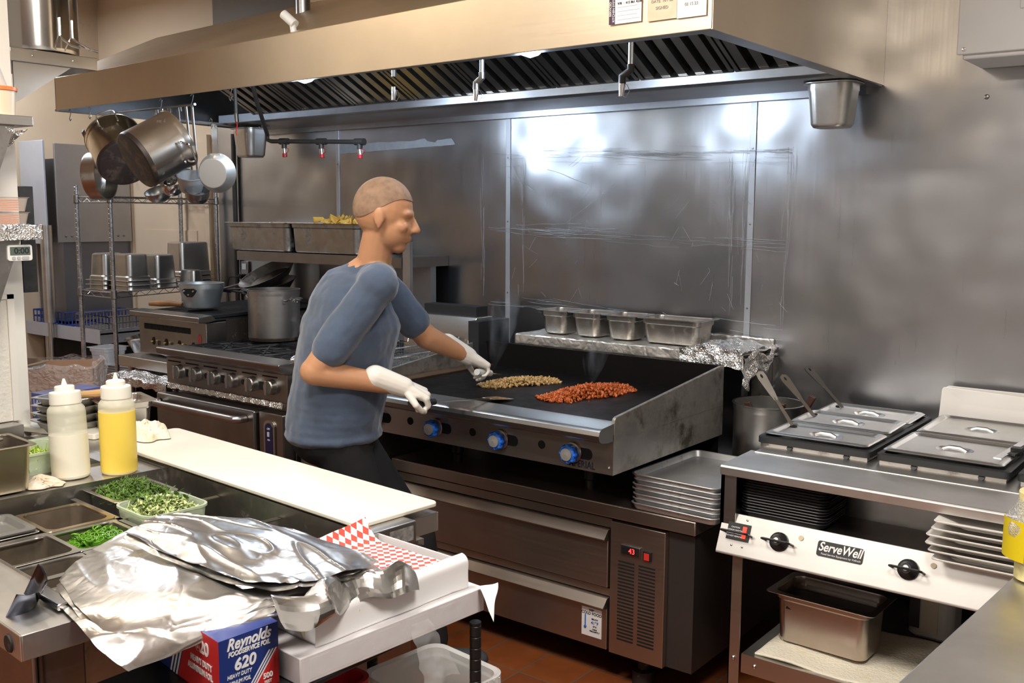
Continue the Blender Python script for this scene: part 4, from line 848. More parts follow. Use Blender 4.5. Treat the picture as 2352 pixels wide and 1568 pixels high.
m = MB(); m.tube([(-1.886, yq, .24), (-1.886, yq, .20)], .0022, 8); m.ball((-1.886, yq, .195), .0055, 10); m.obj('thermometer_mark', mat('blue_ink', (.02, .12, .5)), st)
# sheet pans
for k in range(7):
    lb = ['lowest', 'second from the bottom', 'third from the bottom', 'fourth from the bottom', 'third from the top', 'second from the top', 'topmost'][k]+' aluminium sheet pan in the stack beside the griddle'
    if k == 0: o0 = sheet_pan_mb(.165, .225, .025).obj('sheet_pan', m_alu, None); o = tag(o0, lb, 'sheet pan', 'sheet pans stacked beside the griddle')
    else: o = dup(o0, label=lb)
    place(o, (-1.535+.002*(k % 3), -.715+.003*(k % 2), .668+k*.0168), (0, 0, -.03+.008*(k % 3)))
o = tag(sheet_pan_mb(.165, .13, .025).obj('sheet_pan', m_alu, None), 'dirty sheet pan lying behind the stack, below the bucket', 'sheet pan'); place(o, (-1.62, -.28, .668), (0, 0, .1))
o = tag(MB().lathe([(.045, 0), (.06, .004), (.075, .016), (.077, .016), (.062, .001), (.045, -.001)], 28).obj('dish', m_plate_w, None), 'small round dish in the dirty sheet pan', 'dish'); place(o, (-1.60, -.30, .672))
# utensil bucket
t = thing('steel_bain_pot', 'tall round steel pot of utensils standing by the steel wall', 'pot', (-1.455, -.24, .80)); bx, by, bz = -1.505, -.26, .668
round_pan_mb(.130, .295, bead=.006, T=Tr(bx, by, bz)).obj('body', m_pan, t)
MB().lathe([(.001, .20), (.124, .20)], 36, Tr(bx, by, bz), False, False).obj('water', mat('cloudy_water', (.25, .25, .24), 0, .06), t)
for lb, p, q, r in (('wide wooden-handled turner leaning left in the steel pot', (-1.53, -.29, .86), (-1.575, -.30, .962), .013), ('dark-handled spatula in the middle of the steel pot', (-1.45, -.27, .86), (-1.43, -.31, .975), .012), ('long reddish dark-handled turner leaning right out of the steel pot', (-1.42, -.23, .86), (-1.345, -.23, 1.0), .013)):
    u = thing('turner', lb, 'turner', p); p, q = Vector(p), Vector(q); d_ = (q-p).normalized()
    MB().bar(p+d_*.02, q, r*2, r*1.1, up=(0, 1, 0)).obj('handle', m_dwood, u, bevel=.004); MB().bar(p-d_*.07, p+d_*.02, .03, .002, up=(0, 1, 0)).obj('blade', m_pan, u)

# ============================================================ STEAM TABLE
t = thing('steam_table', 'stainless electric steam table with open shelf and sloped control panel', 'steam table', (-.55, -.55, 0))
x0, x1 = -1.312, .35
m = MB(); m.box(x0+.03, x1, -.80, -.05, .62, .70); m.box(x0+.02, x1, -.86, -.05, .905, .918); m.obj('deck', m_steelt, t, bevel=.003)
m = MB(); m.prism([(-1.06, .880), (-1.06, .905), (-1.055, .910), (-.84, .915), (-.84, .905), (-1.04, .902), (-1.04, .880)], 'x', x0, x1); m.obj('work_shelf', m_steelt, t, bevel=.0015)
m = MB(); m.box(x0, x0+.012, -1.05, -.04, .655, .905); m.box(x0, x0+.05, -1.05, -1.045, .655, .905); m.obj('side_panel', m_steel, t)
B(x0+.01, x1, -.80, -.79, .69, .905).obj('tray_back', m_dsteel, t); B(x0+.01, x1, -1.04, -.79, .735, .745).obj('tray_shelf', m_dsteel, t)
# sloped panel
MB().prism([(-1.035, .760), (-1.085, .650), (-1.085, .642), (-1.05, .642), (-1.02, .755)], 'x', x0+.005, x1).obj('control_panel', m_servesteel, t, bevel=.0015)
nrm = Vector((0, -.11, .05)).normalized(); nrm = Vector((0, -.110, .050)).normalized(); upv = Vector((0, .050, .110)).normalized()
def onp(x, s_, off=.0):  # frame on the sloped panel; s_ 0..1 from the bottom
    b_ = Vector((x, -1.085, .650)).lerp(Vector((x, -1.035, .760)), s_)+nrm*off
    return Matrix(((1, upv.x, nrm.x, b_.x), (0, upv.y, nrm.y, b_.y), (0, upv.z, nrm.z, b_.z), (0, 0, 0, 1)))
def guard(m, T_): return m.tube([(-.042, 0, 0), (-.042, 0, .035), (-.036, 0, .042), (.036, 0, .042), (.042, 0, .035), (.042, 0, 0)], .0035, 8, T=T_)
for x in (-1.115, -.745, -.37):
    T_ = onp(x, .52); kb = MB().lathe([(.029, 0), (.028, .008), (.022, .012), (.016, .026), (.014, .028), (.001, .028)], 28, T_, cap1=False).obj('dial_knob', m_black, t)
    MB().lathe([(.0085, .028), (.008, .032), (.001, .033)], 16, T_, False, False).obj('dial_centre', m_steel, kb)
    MB().tube([(0, .012, .010), (0, .026, .009)], .001, 4, T=T_).obj('pointer', m_winkk, kb)
    m = MB(); guard(m, onp(x, .50)); m.obj('knob_guard', m_black, t)
    MB().lathe([(.004, .0), (.0075, .001), (.0075, .003), (.0035, .003)], 16, onp(x+.062, .72)).obj('indicator', mat('cream_plastic', (.6, .52, .35), 0, .4), t)
m = MB(); m.box(-.036, .036, -.026, .026, 0, .004, onp(-1.245, .55)); pl_ = m.obj('switch_plate', m_black, t); m = MB(); m.box(.014, .026, -.018, .018, .003, .008, onp(-1.245, .55)); m.obj('rocker_switch', mat('lit_red_switch', (.5, .02, .01), 0, .3, emit=(1, .06, .03), estr=1.2), pl_)
for k, s_ in enumerate(('CAUTION', 'MAXIMUM WATTAGE', 'SHOCK HAZARD', 'DO NOT REMOVE')): text('lettering', s_, .0062, onp(-1.252, .55, .0045) @ Tr(-.004, .012-.009*k, 0), m_winkk, pl_, font_ext=.0002)
m = MB(); guard(m, onp(-1.245, .50)); m.obj('switch_guard', m_black, t)
for x, s_ in ((-1.225, .88), (-1.225, .2), (-1.26, .2)): MB().ball((0, 0, 0), .004, 8, onp(x, s_)).obj('screw', m_steel, t)
m = MB(); m.loft([rr(.066, .022, .007, z, 5) for z in (0, .003)], T=onp(-.935, .58)); pl_ = m.obj('badge', m_black, t)
text('lettering', 'ServeWell', .036, onp(-.935, .62, .0032), m_winkk, pl_, font_ext=.0003, shear=.25, sx=.82, bold=.0007); text('lettering', 'Food Service Equipment by Vollrath', .0078, onp(-.930, .46, .0032), m_winkk, pl_, font_ext=.0002)
# frame, legs, lower shelf
for i, (x, y) in enumerate(((x0+.06, -1.03), (x0+.06, -.10), (x1-.06, -1.03), (x1-.06, -.10))):
    m = MB(); m.box(x-.018, x+.018, y-.018, y-.015, .20, .65); m.box(x-.018, x-.015, y-.018, y+.018, .20, .65); lg = m.obj('leg', m_csteel if i == 0 else m_steel, t)
    MB().lathe([(.014, 0), (.02, .01), (.02, .20)], 14, Tr(x, y, 0)).obj('foot', m_steel, lg)
    MB().ball((x, y-.019, .305), .007, 10).obj('bolt', m_chrome, lg)
m = MB(); m.box(x0+.085, x1-.07, -1.045, -.06, .318, .325); m.box(x0+.085, x1-.07, -1.048, -1.045, .265, .325); m.obj('lower_shelf', m_steel, t)
MB().ball((x0+.13, -1.049, .295), .007, 10).obj('bolt', m_chrome, t)
# wells: black gaskets and lids
def well(name, lb, x0, x1, y0, y1):
    w_ = thing(name, lb, 'well', ((x0+x1)/2, (y0+y1)/2, .918), 0, 'black-rimmed wells of the steam table'); m = MB()
    a, b, cx, cy = (x1-x0)/2, (y1-y0)/2, (x0+x1)/2, (y0+y1)/2
    k = 4; m.loft([rr(a, b, .02, .931, k, cx, cy), rr(a, b, .02, .950, k, cx, cy), rr(a-.004, b-.004, .02, .953, k, cx, cy), rr(a-.018, b-.018, .012, .953, k, cx, cy), rr(a-.018, b-.018, .012, .931, k, cx, cy)], closed=True); m.obj('gasket', m_rubber, w_)
    m = MB(); m.box(x0+.01, x1-.01, y0+.01, y1-.01, .916, .93); m.obj('water_pan', m_pand, w_)
    for dx in (.3, .8): MB().tube([(x0+(x1-x0)*dx, y0+.02, .918), (x0+(x1-x0)*dx, y0+.004, .926)], .009, 10).obj('support_foot', m_rubber, w_)
well('heated_well', 'left black-rimmed well under three lids', -1.318, -.952, -.785, -.10); well('heated_well', 'right black-rimmed well under two long lids', -.935, -.562, -.785, -.10)
well('heated_well', 'black-rimmed well cut off by the right edge of the photo', -.545, -.18, -.785, -.10)
def lid(lb, cx, cy, a, b, rz=0, tilt=0, notch=None, z=.957):
    o = MB(); k = 5; R = lambda x, y, q, zz: rr(x, y, q, zz, k)
    o.loft([R(a, b, .018, 0), R(a+.001, b+.001, .018, .002), R(a-.004, b-.004, .02, .006), R(a-.014, b-.014, .02, .007), R(a-.022, b-.022, .022, .001), R(a-.026, b-.026, .022, -.002), R(.055, .042, .04, -.002), R(.046, .034, .034, -.010), R(.01, .01, .01, -.013)], False, True)
    l = o.obj('pan_lid', m_lid, None, solid=.0012); tag(l, lb, 'lid', 'lids on the steam table')
    m = MB(); m.tube([(-.034, 0, -.004), (-.015, 0, .003), (.015, 0, .003), (.034, 0, -.004)], [.006, .008, .008, .006], 8); hd = m.obj('recessed_handle', m_lid, l)
    if notch: mm = MB(); mm.lathe([(.0001, .0015), (.013, .0015), (.013, 0)], 14, Tr(notch[0], notch[1], .0005)); mm.obj('ladle_notch', m_dark, l)
    place(l, (cx, cy, z), (tilt, 0, rz)); return l
lid('front lid of the left well, nearest the worktop', -1.132, -.668, .166, .102, 0, 0, (-.135, .06), .960)
lid('middle lid of the left well', -1.135, -.452, .166, .102, 0, .03, (-.14, .05), .966)
lid('rear lid of the left well, next to the wall', -1.135, -.235, .166, .104, 0, .02, (-.13, .06), .962)
lid('front lid of the right well, nearest the worktop', -.752, -.612, .168, .156, 0, 0, None, .960)
lid('rear lid of the right well, before the white plates', -.748, -.285, .168, .156, 0, .015, None, .964)
lid('lid of the steam table well cut off by the right edge of the photo', -.36, -.612, .168, .156, 0, 0, None, .960)
def serving_handle(lb, p, q):
    u = thing('serving_ladle', lb, 'ladle', p, 0, 'ladles standing in the steam table pans'); p, q = Vector(p), Vector(q); d_ = (q-p).normalized()
    m = MB(); m.bar(p, q-d_*.10, .013, .004, up=(1, -.6, 0)); m.obj('stem', m_pan, u)
    X = d_; Y = Vector((.77, .6, 0)); Y = (Y-X*Y.dot(X)).normalized(); Z = X.cross(Y); c = q-d_*.05
    T_ = Matrix(((X.x, Y.x, Z.x, c.x), (X.y, Y.y, Z.y, c.y), (X.z, Y.z, Z.z, c.z), (0, 0, 0, 1)))
    m = MB(); m.prism([(-.055, -.005), (-.03, -.008), (.03, -.012), (.045, -.010), (.052, 0), (.045, .010), (.03, .012), (-.03, .008), (-.055, .005)], 'z', -.002, .002, T_ @ Matrix.Diagonal((1.1, 1.35, 1, 1))); m.obj('grip', m_pan, u)
    MB().lathe([(.004, -.0025), (.004, .0025)], 12, T_ @ Tr(.036, 0, 0) @ Matrix.Diagonal((2, 1, 1, 1))).obj('hanging_hole', m_dark, u)
serving_handle('serving ladle leaning left out of the front lid of the left well', (-1.272, -.605, .962), (-1.405, -.585, 1.125))
serving_handle('serving ladle leaning left out of the middle lid of the left well', (-1.262, -.43, .965), (-1.40, -.39, 1.09))
serving_handle('serving ladle leaning left out of the rear lid of the left well', (-1.245, -.20, .965), (-1.41, -.13, 1.09))
# tongs on the right
t3 = thing('tongs', 'steel tongs with black grips lying on the right well', 'tongs', (-.58, -.55, .965))
m = MB(); m.bar((-.615, -.695, .968), (-.56, -.33, .995), .022, .004); m.obj('arm', m_chrome, t3); m = MB(); m.bar((-.590, -.64, .972), (-.53, -.30, .99), .022, .006); m.obj('arm', m_black, t3)
m = MB(); m.box(-.60, -.57, -.60, -.57, .962, .985); m.obj('spring', m_black, t3)
# china: leaning plates by the wall
def square_plate_mb(a, b, h=.018):
    R = lambda x, y, q, z: rr(x, y, q, z, 4)
    return MB().loft([R(a*.62, b*.6, .02, 0), R(a*.65, b*.63, .02, .004), R(a, b, .012, h-.004), R(a+.001, b+.001, .012, h-.001), R(a-.002, b-.002, .011, h), R(a*.72, b*.70, .02, .008), R(a*.68, b*.66, .02, .006)])
for k, lb in enumerate(('front white rectangular plate leaning on the steel wall', 'rear white rectangular plate leaning on the steel wall, its edge showing above')):
    o = tag(square_plate_mb(.20, .155).obj('rectangular_plate', m_plate_w, None, bevel=0), lb, 'plate', 'white plates leaning on the wall'); place(o, (-.735+.012*k, -.085+.022*k, .900+.008*k), (PI/2-.12, .03-.03*k, 0))
# plate stack in the tray shelf
for k in range(6):
    lb = ['lowest', 'second from the bottom', 'third from the bottom', 'third from the top', 'second from the top', 'topmost'][k]+' white rectangular plate in the stack under the steam table top'
    if k == 0: o0 = square_plate_mb(.15, .11, .024).obj('rectangular_plate', m_plate_w, None); o = tag(o0, lb, 'plate', 'white plates stacked in the steam table shelf')
    else: o = dup(o0, label=lb)
    place(o, (-.535+(.008, -.004, -.012, -.010, .002, .006)[k], -1.00+.004*(k % 2), .746+k*.0205), (0, 0, .015*(k % 3)))
# black trays
for k in range(14):
    lb = (('lowest', 'second', 'third', 'fourth', 'fifth', 'sixth', 'seventh', 'eighth', 'ninth', 'tenth', 'eleventh', 'twelfth', 'thirteenth', 'topmost')[k])+' black plastic tray from the bottom of the steam table stack'
    if k == 0: o0 = sheet_pan_mb(.135, .095, .02).obj('black_tray', m_black, None); o = tag(o0, lb, 'tray', 'black trays stacked in the steam table shelf')
    else: o = dup(o0, label=lb)
    place(o, (-1.135+.002*(k % 3), -.915, .746+k*.0088), (0, 0, .01*(k % 3)))
# lower shelf load
o = tag(crinkle(lambda u, v: (-1.19+.46*u, -1.03+.42*v, .328+.004*math.sin(u*9)), 40, 40, .003, 12, 3).obj('folded_towel', m_cloth, None, (-.9, -.7, .328), solid=.006), 'cream towel spread under the hotel pan on the low shelf', 'towel')
t4 = pan_at('hotel_pan', 'brownish steel third-size pan with black inside on the low shelf', .150, .088, .165, (-1.03, -.84, .338), -.03, mat('warm_pan_steel', (.50, .43, .38), 1, .30, var=.08), 'pan', r=.03, lip=.02)
m = MB(); m.loft([rr(.140, .078, .03, z, 5, -1.03, -.84) for z in (.45, .462)]); tag(m.obj('black_fill', m_black, None, (-1.03, -.84, .45)), 'black layer filling the hotel pan on the low shelf', 'food', kind='stuff')  # flat black layer set inside the pan
t = thing('plastic_jug', 'cloudy plastic jug with printed label on the low shelf', 'jug', (-.80, -.52, .326)); T_ = Tr(-.80, -.52, .327)
MB().loft([rr(.06, .06, .03, 0, 5), rr(.07, .07, .035, .01, 5), rr(.07, .07, .035, .17, 5), rr(.045, .045, .04, .24, 5), rr(.02, .02, .02, .26, 5), rr(.02, .02, .02, .28, 5)], T=T_).obj('body', mat('cloudy_jug', (.42, .40, .38), 0, .4, alpha=.9), t)
B(-.862, -.83, -.593, -.5905, .36, .47).obj('black_label', m_black, t); B(-.825, -.775, -.5925, -.590, .35, .46).obj('paper_label', mat('tan_label', (.42, .36, .28), 0, .6), t)
tag(B(-1.25, -.30, -.30, -.12, .327, .56).obj('dark_box', mat('dark_painted_box', (.035, .035, .045), 0, .5), None, (-.7, -.2, .327), bevel=.01), 'dark box standing at the back of the low shelf', 'box')
tag(MB().tube([(-1.0, -.14, .60), (-.9, -.35, .53), (-.75, -.45, .50), (-.66, -.4, .56)], .005, 8).obj('power_cable', m_black, None, (-.9, -.3, .5)), 'black cord looping behind the low shelf of the steam table', 'cord')

# ============================================================ FRONT RIGHT COUNTER
t = thing('pass_counter', 'stainless counter top cutting the lower right corner of the photo', 'counter', (-.1, -2.4, 0)); Tc = Tr(-.405, -1.50, 0) @ Rz(-.066)
m = MB(); m.box(0, 1.1, -1.9, .38, .865, .90, Tc); m.obj('worktop', m_steelt, t, bevel=.003); B(.06, 1.05, -1.85, .33, .10, .865, T=Tc).obj('cabinet', m_dsteel, t)
for x, y in ((.1, -1.8), (.1, .28), (1.0, -1.8), (1.0, .28)): MB().lathe([(.02, 0), (.02, .10)], 12, Tc @ Tr(x, y, 0)).obj('foot', m_steel, t)
t = thing('produce_bag', 'clear plastic bag with yellow label, cut by the right edge of the photo', 'bag', (-.33, -1.55, .90))
def bagf(u, v):
    a = u*2*PI; R = .075*(math.sin(min(1, v*1.25)*PI*.93)**.5 if v < .78 else .25+.5*(v-.78))*(1+.18*noise.noise((math.cos(a)*2, math.sin(a)*2, v*5))); return (-.352+R*math.cos(a)*1.0, -1.50+R*math.sin(a), .903+.25*v)
crinkle(bagf, 40, 36, .006, 30, 2).obj('film', mat('crinkled_bag', (.85, .85, .82), 0, .12, alpha=.45, wrinkle=.01, wrs=40), t)
MB().grid(lambda u, v: tuple(Vector((-.352, -1.50, .903+.085*v+.05))+Vector((math.cos(3.5+.9*u), math.sin(3.5+.9*u), 0))*.082), 14, 8).obj('yellow_label', mat('yellow_label', (.60, .46, .01), 0, .4), t)
MB().loft([rr(.055, .055, .05, z, 6, -.352, -1.50) for z in (.905, .93, 1.0, 1.09)]).obj('pale_contents', mat('pale_yellow_food', (.62, .55, .26), 0, .6, var=.2, vscale=40), t)
# ============================================================ PREP TABLE
PA = -math.radians(4.3); TP = Tr(-1.756, -2.976, 0) @ Rz(PA)
def W(u, v, z=0): return tuple(TP @ Vector((u, v, z)))
t = thing('prep_table', 'long stainless refrigerated prep table with open pan wells in front', 'prep table', W(-.9, .5, 0), PA)
zc = .90
m = MB(); m.T = TP
for q in ((-1.66, 0, 0, .13), (-1.75, -1.10, .74, 1.04), (-1.66, -1.10, .68, .74), (-1.10, 0, .79, 1.04), (-1.10, -.905, .13, .79), (-.04, 0, .13, .79), (-1.66, -1.63, .13, .68)): m.box(q[0], q[1], q[2], q[3], zc-.004, zc)
m.box(-1.66, 0, -.003, 0, zc-.05, zc); m.box(-.003, .0, 0, 1.04, zc-.05, zc); m.box(-1.75, 0, 1.04, 1.043, zc-.05, zc)
m.obj('worktop', m_steelt, t, bevel=.0015)
m = MB(); m.T = TP  # raised rims and well walls
for x0, x1, y0, y1 in ((-.905, -.04, .13, .79), (-1.63, -1.10, .13, .68)):
    m.box(x0, x1, y0-.002, y0, .74, zc+.006); m.box(x0, x1, y1, y1+.002, .74, zc+.006); m.box(x0-.002, x0, y0, y1, .74, zc+.006); m.box(x1, x1+.002, y0, y1, .74, zc+.006); m.box(x0, x1, y0, y1, .735, .74)
m.obj('well_liner', m_pand, t)
m = MB(); m.T = TP
for x in (-.63, -.335): m.box(x-.01, x+.01, .132, .788, .868, .871)
m.box(-.90, -.045, .49, .505, .868, .871); m.obj('pan_divider', m_pan, t)
B(-1.63, -.04, .05, .98, .12, .73, T=TP).obj('cabinet', m_dsteel, t)
m = MB(); m.T = TP; m.box(-1.63, -.04, .05, .056, .73, .85); m.box(-.046, -.04, .05, .98, .73, .85); m.box(-1.63, -.04, .974, .98, .73, .85); m.obj('upper_skirt', m_dsteel, t)
B(-1.61, -.06, .04, .05, .16, zc-.07, T=TP).obj('door', m_dsteel, t, bevel=.004)
MB().lathe([(.001, .004), (.016, .004), (.018, 0)], 20, TP @ Tr(-.05, -.003, .872) @ Rx(PI/2)).obj('end_plug', m_burnt, t)
m = MB(); m.T = TP; m.box(-.02, .055, .745, .915, .912, .918); m.box(.052, .056, .745, .915, .865, .918); m.obj('board_bracket', m_steel, t, bevel=.002)
B(.0562, .0568, .83, .905, .872, .908, T=TP).obj('worn_label', mat('worn_label', (.35, .34, .33), .5, .5, var=.5, vscale=60), t)
m = MB(); m.T = TP; m.box(-.02, .045, .80, .95, .845, .862); m.obj('board_bracket', m_pand, t)
for u in (-1.55, -.1):
    for v in (.12, .92): MB().lathe([(.001, 0), (.03, 0), (.03, .05), (.015, .055), (.015, .12)], 14, TP @ Tr(u, v, 0)).obj('caster', m_black, t)
def onP(o, u, v, z, rot=(0, 0, 0)):
    x, y, zz = W(u, v, z); o.location = (x, y, zz); o.rotation_euler = (rot[0], rot[1], PA+rot[2]); return o
bd = MB().loft([rr(.50, .1325, .018, z, 5) for z in (0, .012)]).obj('cutting_board', m_board, None, bevel=.003); tag(bd, 'long white cutting board along the back edge of the prep table', 'cutting board'); onP(bd, -.64, .905, .9185)
bd.data.transform(Matrix.Diagonal((1.30, 1, 1, 1)))
o = MB().loft([rr(.20, .06, .01, z, 4) for z in (0, .02)]).obj('cutting_board', m_board, None, bevel=.003); tag(o, 'short white board end showing left of the squeeze bottles', 'cutting board'); onP(o, -1.64, .80, .901, (0, 0, .35))
# towels
def towel(name, lb, c, R, H, seed, ms, sc=1.0):
    def f(u, v):
        a = u*2*PI; r = R*(1-v)*(1+.45*noise.noise((math.cos(a)*1.3+seed, math.sin(a)*1.3, seed))); h = H*(1-(1-v)**2)**.5 if v < 1 else H
        p = Vector((r*math.cos(a)*1.15, r*math.sin(a)*.8, 0)); k = (1-abs(noise.noise((p.x*17+seed, p.y*17, seed)))*2.4)*.8+noise.noise((p.x*60, p.y*60, seed))*.25
        return (p.x+.008*noise.noise((u*14, v*9, seed)), p.y, max(.002, h*(.40+.55*k)))
    m = MB().grid(f, 90, 34); o = m.obj(name, ms, None, ang=180); return tag(o, lb, 'cloth')
o = towel('crumpled_towel', 'crumpled cream terry towel at the left end of the long cutting board', 0, .088, .065, 1.5, m_cloth); onP(o, -1.235, .90, .932)
o = towel('crumpled_napkin', 'crumpled tan and white rag in front of the clear squeeze bottle', 0, .055, .03, 4.2, mat('tan_rag', (.60, .50, .38), 0, .9, dirt=(.75, .73, .68), dscale=20, damt=.4)); onP(o, -.99, .455, .902)
# steel pans in the wells
g_ = 'pans set in the wells of the prep table'
m_inside = mat('greasy_pan_inside', (.20, .165, .125), .7, .5, var=.25, vscale=12)
def wp(lb, u, v, z=.872, a=.084, b=.079, d=.10, ms=None, r=.025, name='sixth_size_pan'):
    o = pan_mb(a, b, d, r=r, lip=.011, step=False, tap=.006).obj(name, ms or m_pan, None); o.data.materials.append(m_inside)
    for pf in list(o.data.polygons)[9*28:]: pf.material_index = 1
    o.data.polygons[len(o.data.polygons)-2].material_index = 0; tag(o, lb, 'pan', g_); onP(o, u, v, z-d); return o
m_brn = mat('sauce_stained_pan', (.46, .38, .26), 1, .28, dirt=(.20, .11, .02), dscale=7, damt=.2)
wp('steel pan heaped with chopped cilantro at the back of the prep table well', -.815, .625, .888, .088, .084)
wp('sauce-stained almost empty pan in front of the cilantro pan', -.74, .405, .875, ms=m_brn, a=.092)
wp('pan under the clear lid at the left edge of the photo', -.765, .225, .872)
wp('empty dark-sided deep pan in the front row, near the left edge', -.545, .228, .875, ms=m_pand, a=.088)
wp('pan holding the sliced green chillies', -.545, .395, .872)
wp('front row pan half hidden under the foil corner', -.35, .225, .872, ms=m_pand)
wp('pan under the foil, behind the chilli pan', -.35, .40, .872); wp('greens-smeared pan at the back right, showing behind the foil', -.36, .62, .86, ms=m_pand)
o = wp('shallow oily pan at the far right of the well, partly under the foil', -.17, .62, .86, ms=m_pand)
o = tag(MB().loft([rr(.076, .071, .02, z, 5) for z in (0, .012)]).obj('brown_sauce', mat('brown_sauce', (.20, .09, .012), 0, .12), None), 'thin brown sauce in the bottom of the stained pan', 'sauce'); onP(o, -.74, .405, .78)
l = MB().loft([rr(.092, .085, .02, 0, 5), rr(.092, .085, .02, .004, 5), rr(.075, .068, .02, .006, 5), rr(.068, .06, .02, -.006, 5)], False, True).obj('pan_lid', mat('smoky_clear_lid', (.26, .255, .24), .4, .22, alpha=.8), None, solid=.0015); tag(l, 'smoky clear pan lid with a stray leaf at the left edge of the photo', 'lid')
MB().tube([(-.03, 0, -.002), (-.012, 0, .008), (.012, 0, .008), (.03, 0, -.002)], .005, 8).obj('handle', m_lid, l); onP(l, -.765, .225, .876)
# cloudy tub
t = thing('plastic_deli_tub', 'cloudy square plastic tub heaped with chopped onion and cilantro', 'tub', (0, 0, 0))
MB().loft([rr(.082, .082, .03, 0, 6), rr(.090, .090, .035, .085, 6), rr(.094, .094, .036, .088, 6), rr(.094, .094, .036, .094, 6), rr(.088, .088, .034, .094, 6), rr(.080, .080, .03, .003, 6)]).obj('tub', m_gtub, t); onP(t, -.605, .605, .80)
# greens
m_leaf = mat('cilantro_green', (.085, .16, .022), 0, .45, var=.8, vscale=45); m_onion = mat('chopped_onion_mix', (.45, .52, .22), 0, .4, var=.5, vscale=70)
def leaves(name, lb, cat, u0, v0, z, a, b, H, n, ms, seed, smin=.006, smax=.013, strip=.5):
    rn = random.Random(seed); m = MB()
    for k in range(n):
        x = rn.uniform(-a, a); y = rn.uniform(-b, b); e = 1-max(abs(x/a), abs(y/b))**3; s_ = rn.uniform(smin, smax); zz = H*e*rn.uniform(.3, 1)
        T_ = Tr(x, y, zz) @ Euler((rn.uniform(-1.1, 1.1), rn.uniform(-1.1, 1.1), rn.uniform(0, 6.3))).to_matrix().to_4x4()
        w_ = s_*(.16 if rn.random() < strip else .6); L_ = s_*(1.7 if w_ < s_*.3 else 1)
        m.grid(lambda p, q: ((p-.5)*2*L_, (q-.5)*2*w_*(1-abs(p-.5)*1.4), L_*.45*(p-.5)**2*4*(1 if k % 2 else -1)), 3, 2, T_)
    o = m.obj(name, ms, None, solid=.0006); tag(o, lb, cat, kind='stuff'); return onP(o, u0, v0, z)
leaves('chopped_cilantro', 'chopped green cilantro filling the back steel pan', 'herbs', -.815, .625, .872, .078, .074, .038, 1300, m_leaf, 1)
leaves('chopped_onion_and_cilantro', 'pale chopped onion and cilantro heaped in the cloudy tub', 'chopped vegetables', -.605, .605, .868, .076, .076, .045, 1100, m_onion, 2, .004, .010, .3)
leaves('cilantro_sprigs', 'dark cilantro sprigs lying on the onion tub', 'herbs', -.63, .61, .895, .06, .06, .025, 90, m_leaf, 3, .008, .016, .3)
leaves('lettuce_shreds', 'green scraps smeared in the back right pan behind the foil', 'vegetable scraps', -.33, .62, .80, .07, .07, .01, 80, mat('pale_green', (.22, .33, .06), 0, .5, var=.4, vscale=30), 8)
m_chil = mat('chilli_green', (.10, .26, .015), 0, .3, var=.3, vscale=50); rn = random.Random(5)
o = tag(MB().loft([rr(.072, .068, .02, z, 4) for z in (0, .058)]).obj('chilli_bed', m_chil, None), 'bed of chopped green chilli filling the chilli pan', 'chillies', kind='stuff'); onP(o, -.545, .395, .79)
for k in range(46):
    R = rn.uniform(.009, .014); m = MB(); n = 18
    m.loft([[(rad*math.cos(2*PI*i/n), rad*math.sin(2*PI*i/n)*.9, z) for i in range(n)] for rad, z in ((R, -.0018), (R, .0018), (R*.8, .0018), (R*.8, -.0018))], closed=True)
    for a in (0, 2.1, 4.2): m.bar((0, 0, 0), (R*.8*math.cos(a), R*.8*math.sin(a), 0), .0016, .0026)
    for a in range(4): m.ball((R*.4*math.cos(a*1.6), R*.4*math.sin(a*1.6), 0), .0016, 6)
    o = m.obj('chilli_ring', m_chil, None); tag(o, 'green chilli ring lying in the chilli pan', 'chilli slice', 'sliced green chilli rings')
    onP(o, -.545+rn.uniform(-.06, .055), .395+rn.uniform(-.055, .055), .852+.020*rn.random(), (rn.uniform(-.9, .9), rn.uniform(-.9, .9), rn.uniform(0, 6)))
leaves('food_crumbs', 'pale crumbs and scraps scattered between the bottles and the board', 'crumbs', -.80, .825, .9005, .30, .03, .002, 34, m_onion, 12, .003, .006, .2)
# left well
o = wp('deep brownish steel pan standing by the clear squeeze bottle, lid resting on it', -1.03, .33, 1.035, .088, .084, .132, mat('warm_pan', (.44, .39, .29), 1, .32, var=.1))
l = MB().loft([rr(.078, .075, .02, 0, 5), rr(.078, .075, .02, .004, 5), rr(.064, .06, .02, .006, 5), rr(.058, .054, .02, -.004, 5)], False, True).obj('pan_lid', m_pand, None, solid=.0015); tag(l, 'steel lid sitting askew on the deep brownish pan', 'lid'); onP(l, -1.075, .285, 1.040, (0, 0, .15))
for k, (u, v, z, lb) in enumerate(((-1.19, .50, .90, 'upper greenish plastic tub of shredded lettuce in the left well'), (-1.20, .49, .835, 'lower greenish plastic tub in the left well'), (-1.34, .60, .87, 'greenish plastic tub farthest back in the left well'))):
    t = thing('plastic_tub', lb, 'tub', (0, 0, 0), 0, 'greenish tubs in the left well'); MB().loft([rr(.078, .078, .02, 0, 5), rr(.086, .086, .025, .06, 5), rr(.093, .093, .025, .062, 5), rr(.093, .093, .025, .068, 5), rr(.084, .084, .02, .068, 5), rr(.076, .076, .02, .003, 5)]).obj('tub', m_gtub, t); onP(t, u, v, z-.0)
leaves('shredded_lettuce', 'shredded pale green lettuce in the upper tub of the left well', 'lettuce', -1.19, .50, .925, .07, .07, .03, 260, mat('lettuce_green', (.38, .52, .06), 0, .5, var=.4, vscale=40), 9, .008, .018, .6)
leaves('shredded_lettuce', 'shredded lettuce in the farthest tub of the left well', 'lettuce', -1.34, .60, .90, .07, .07, .02, 160, mat('lettuce_green', (.38, .52, .06)), 10, .008, .018, .6)
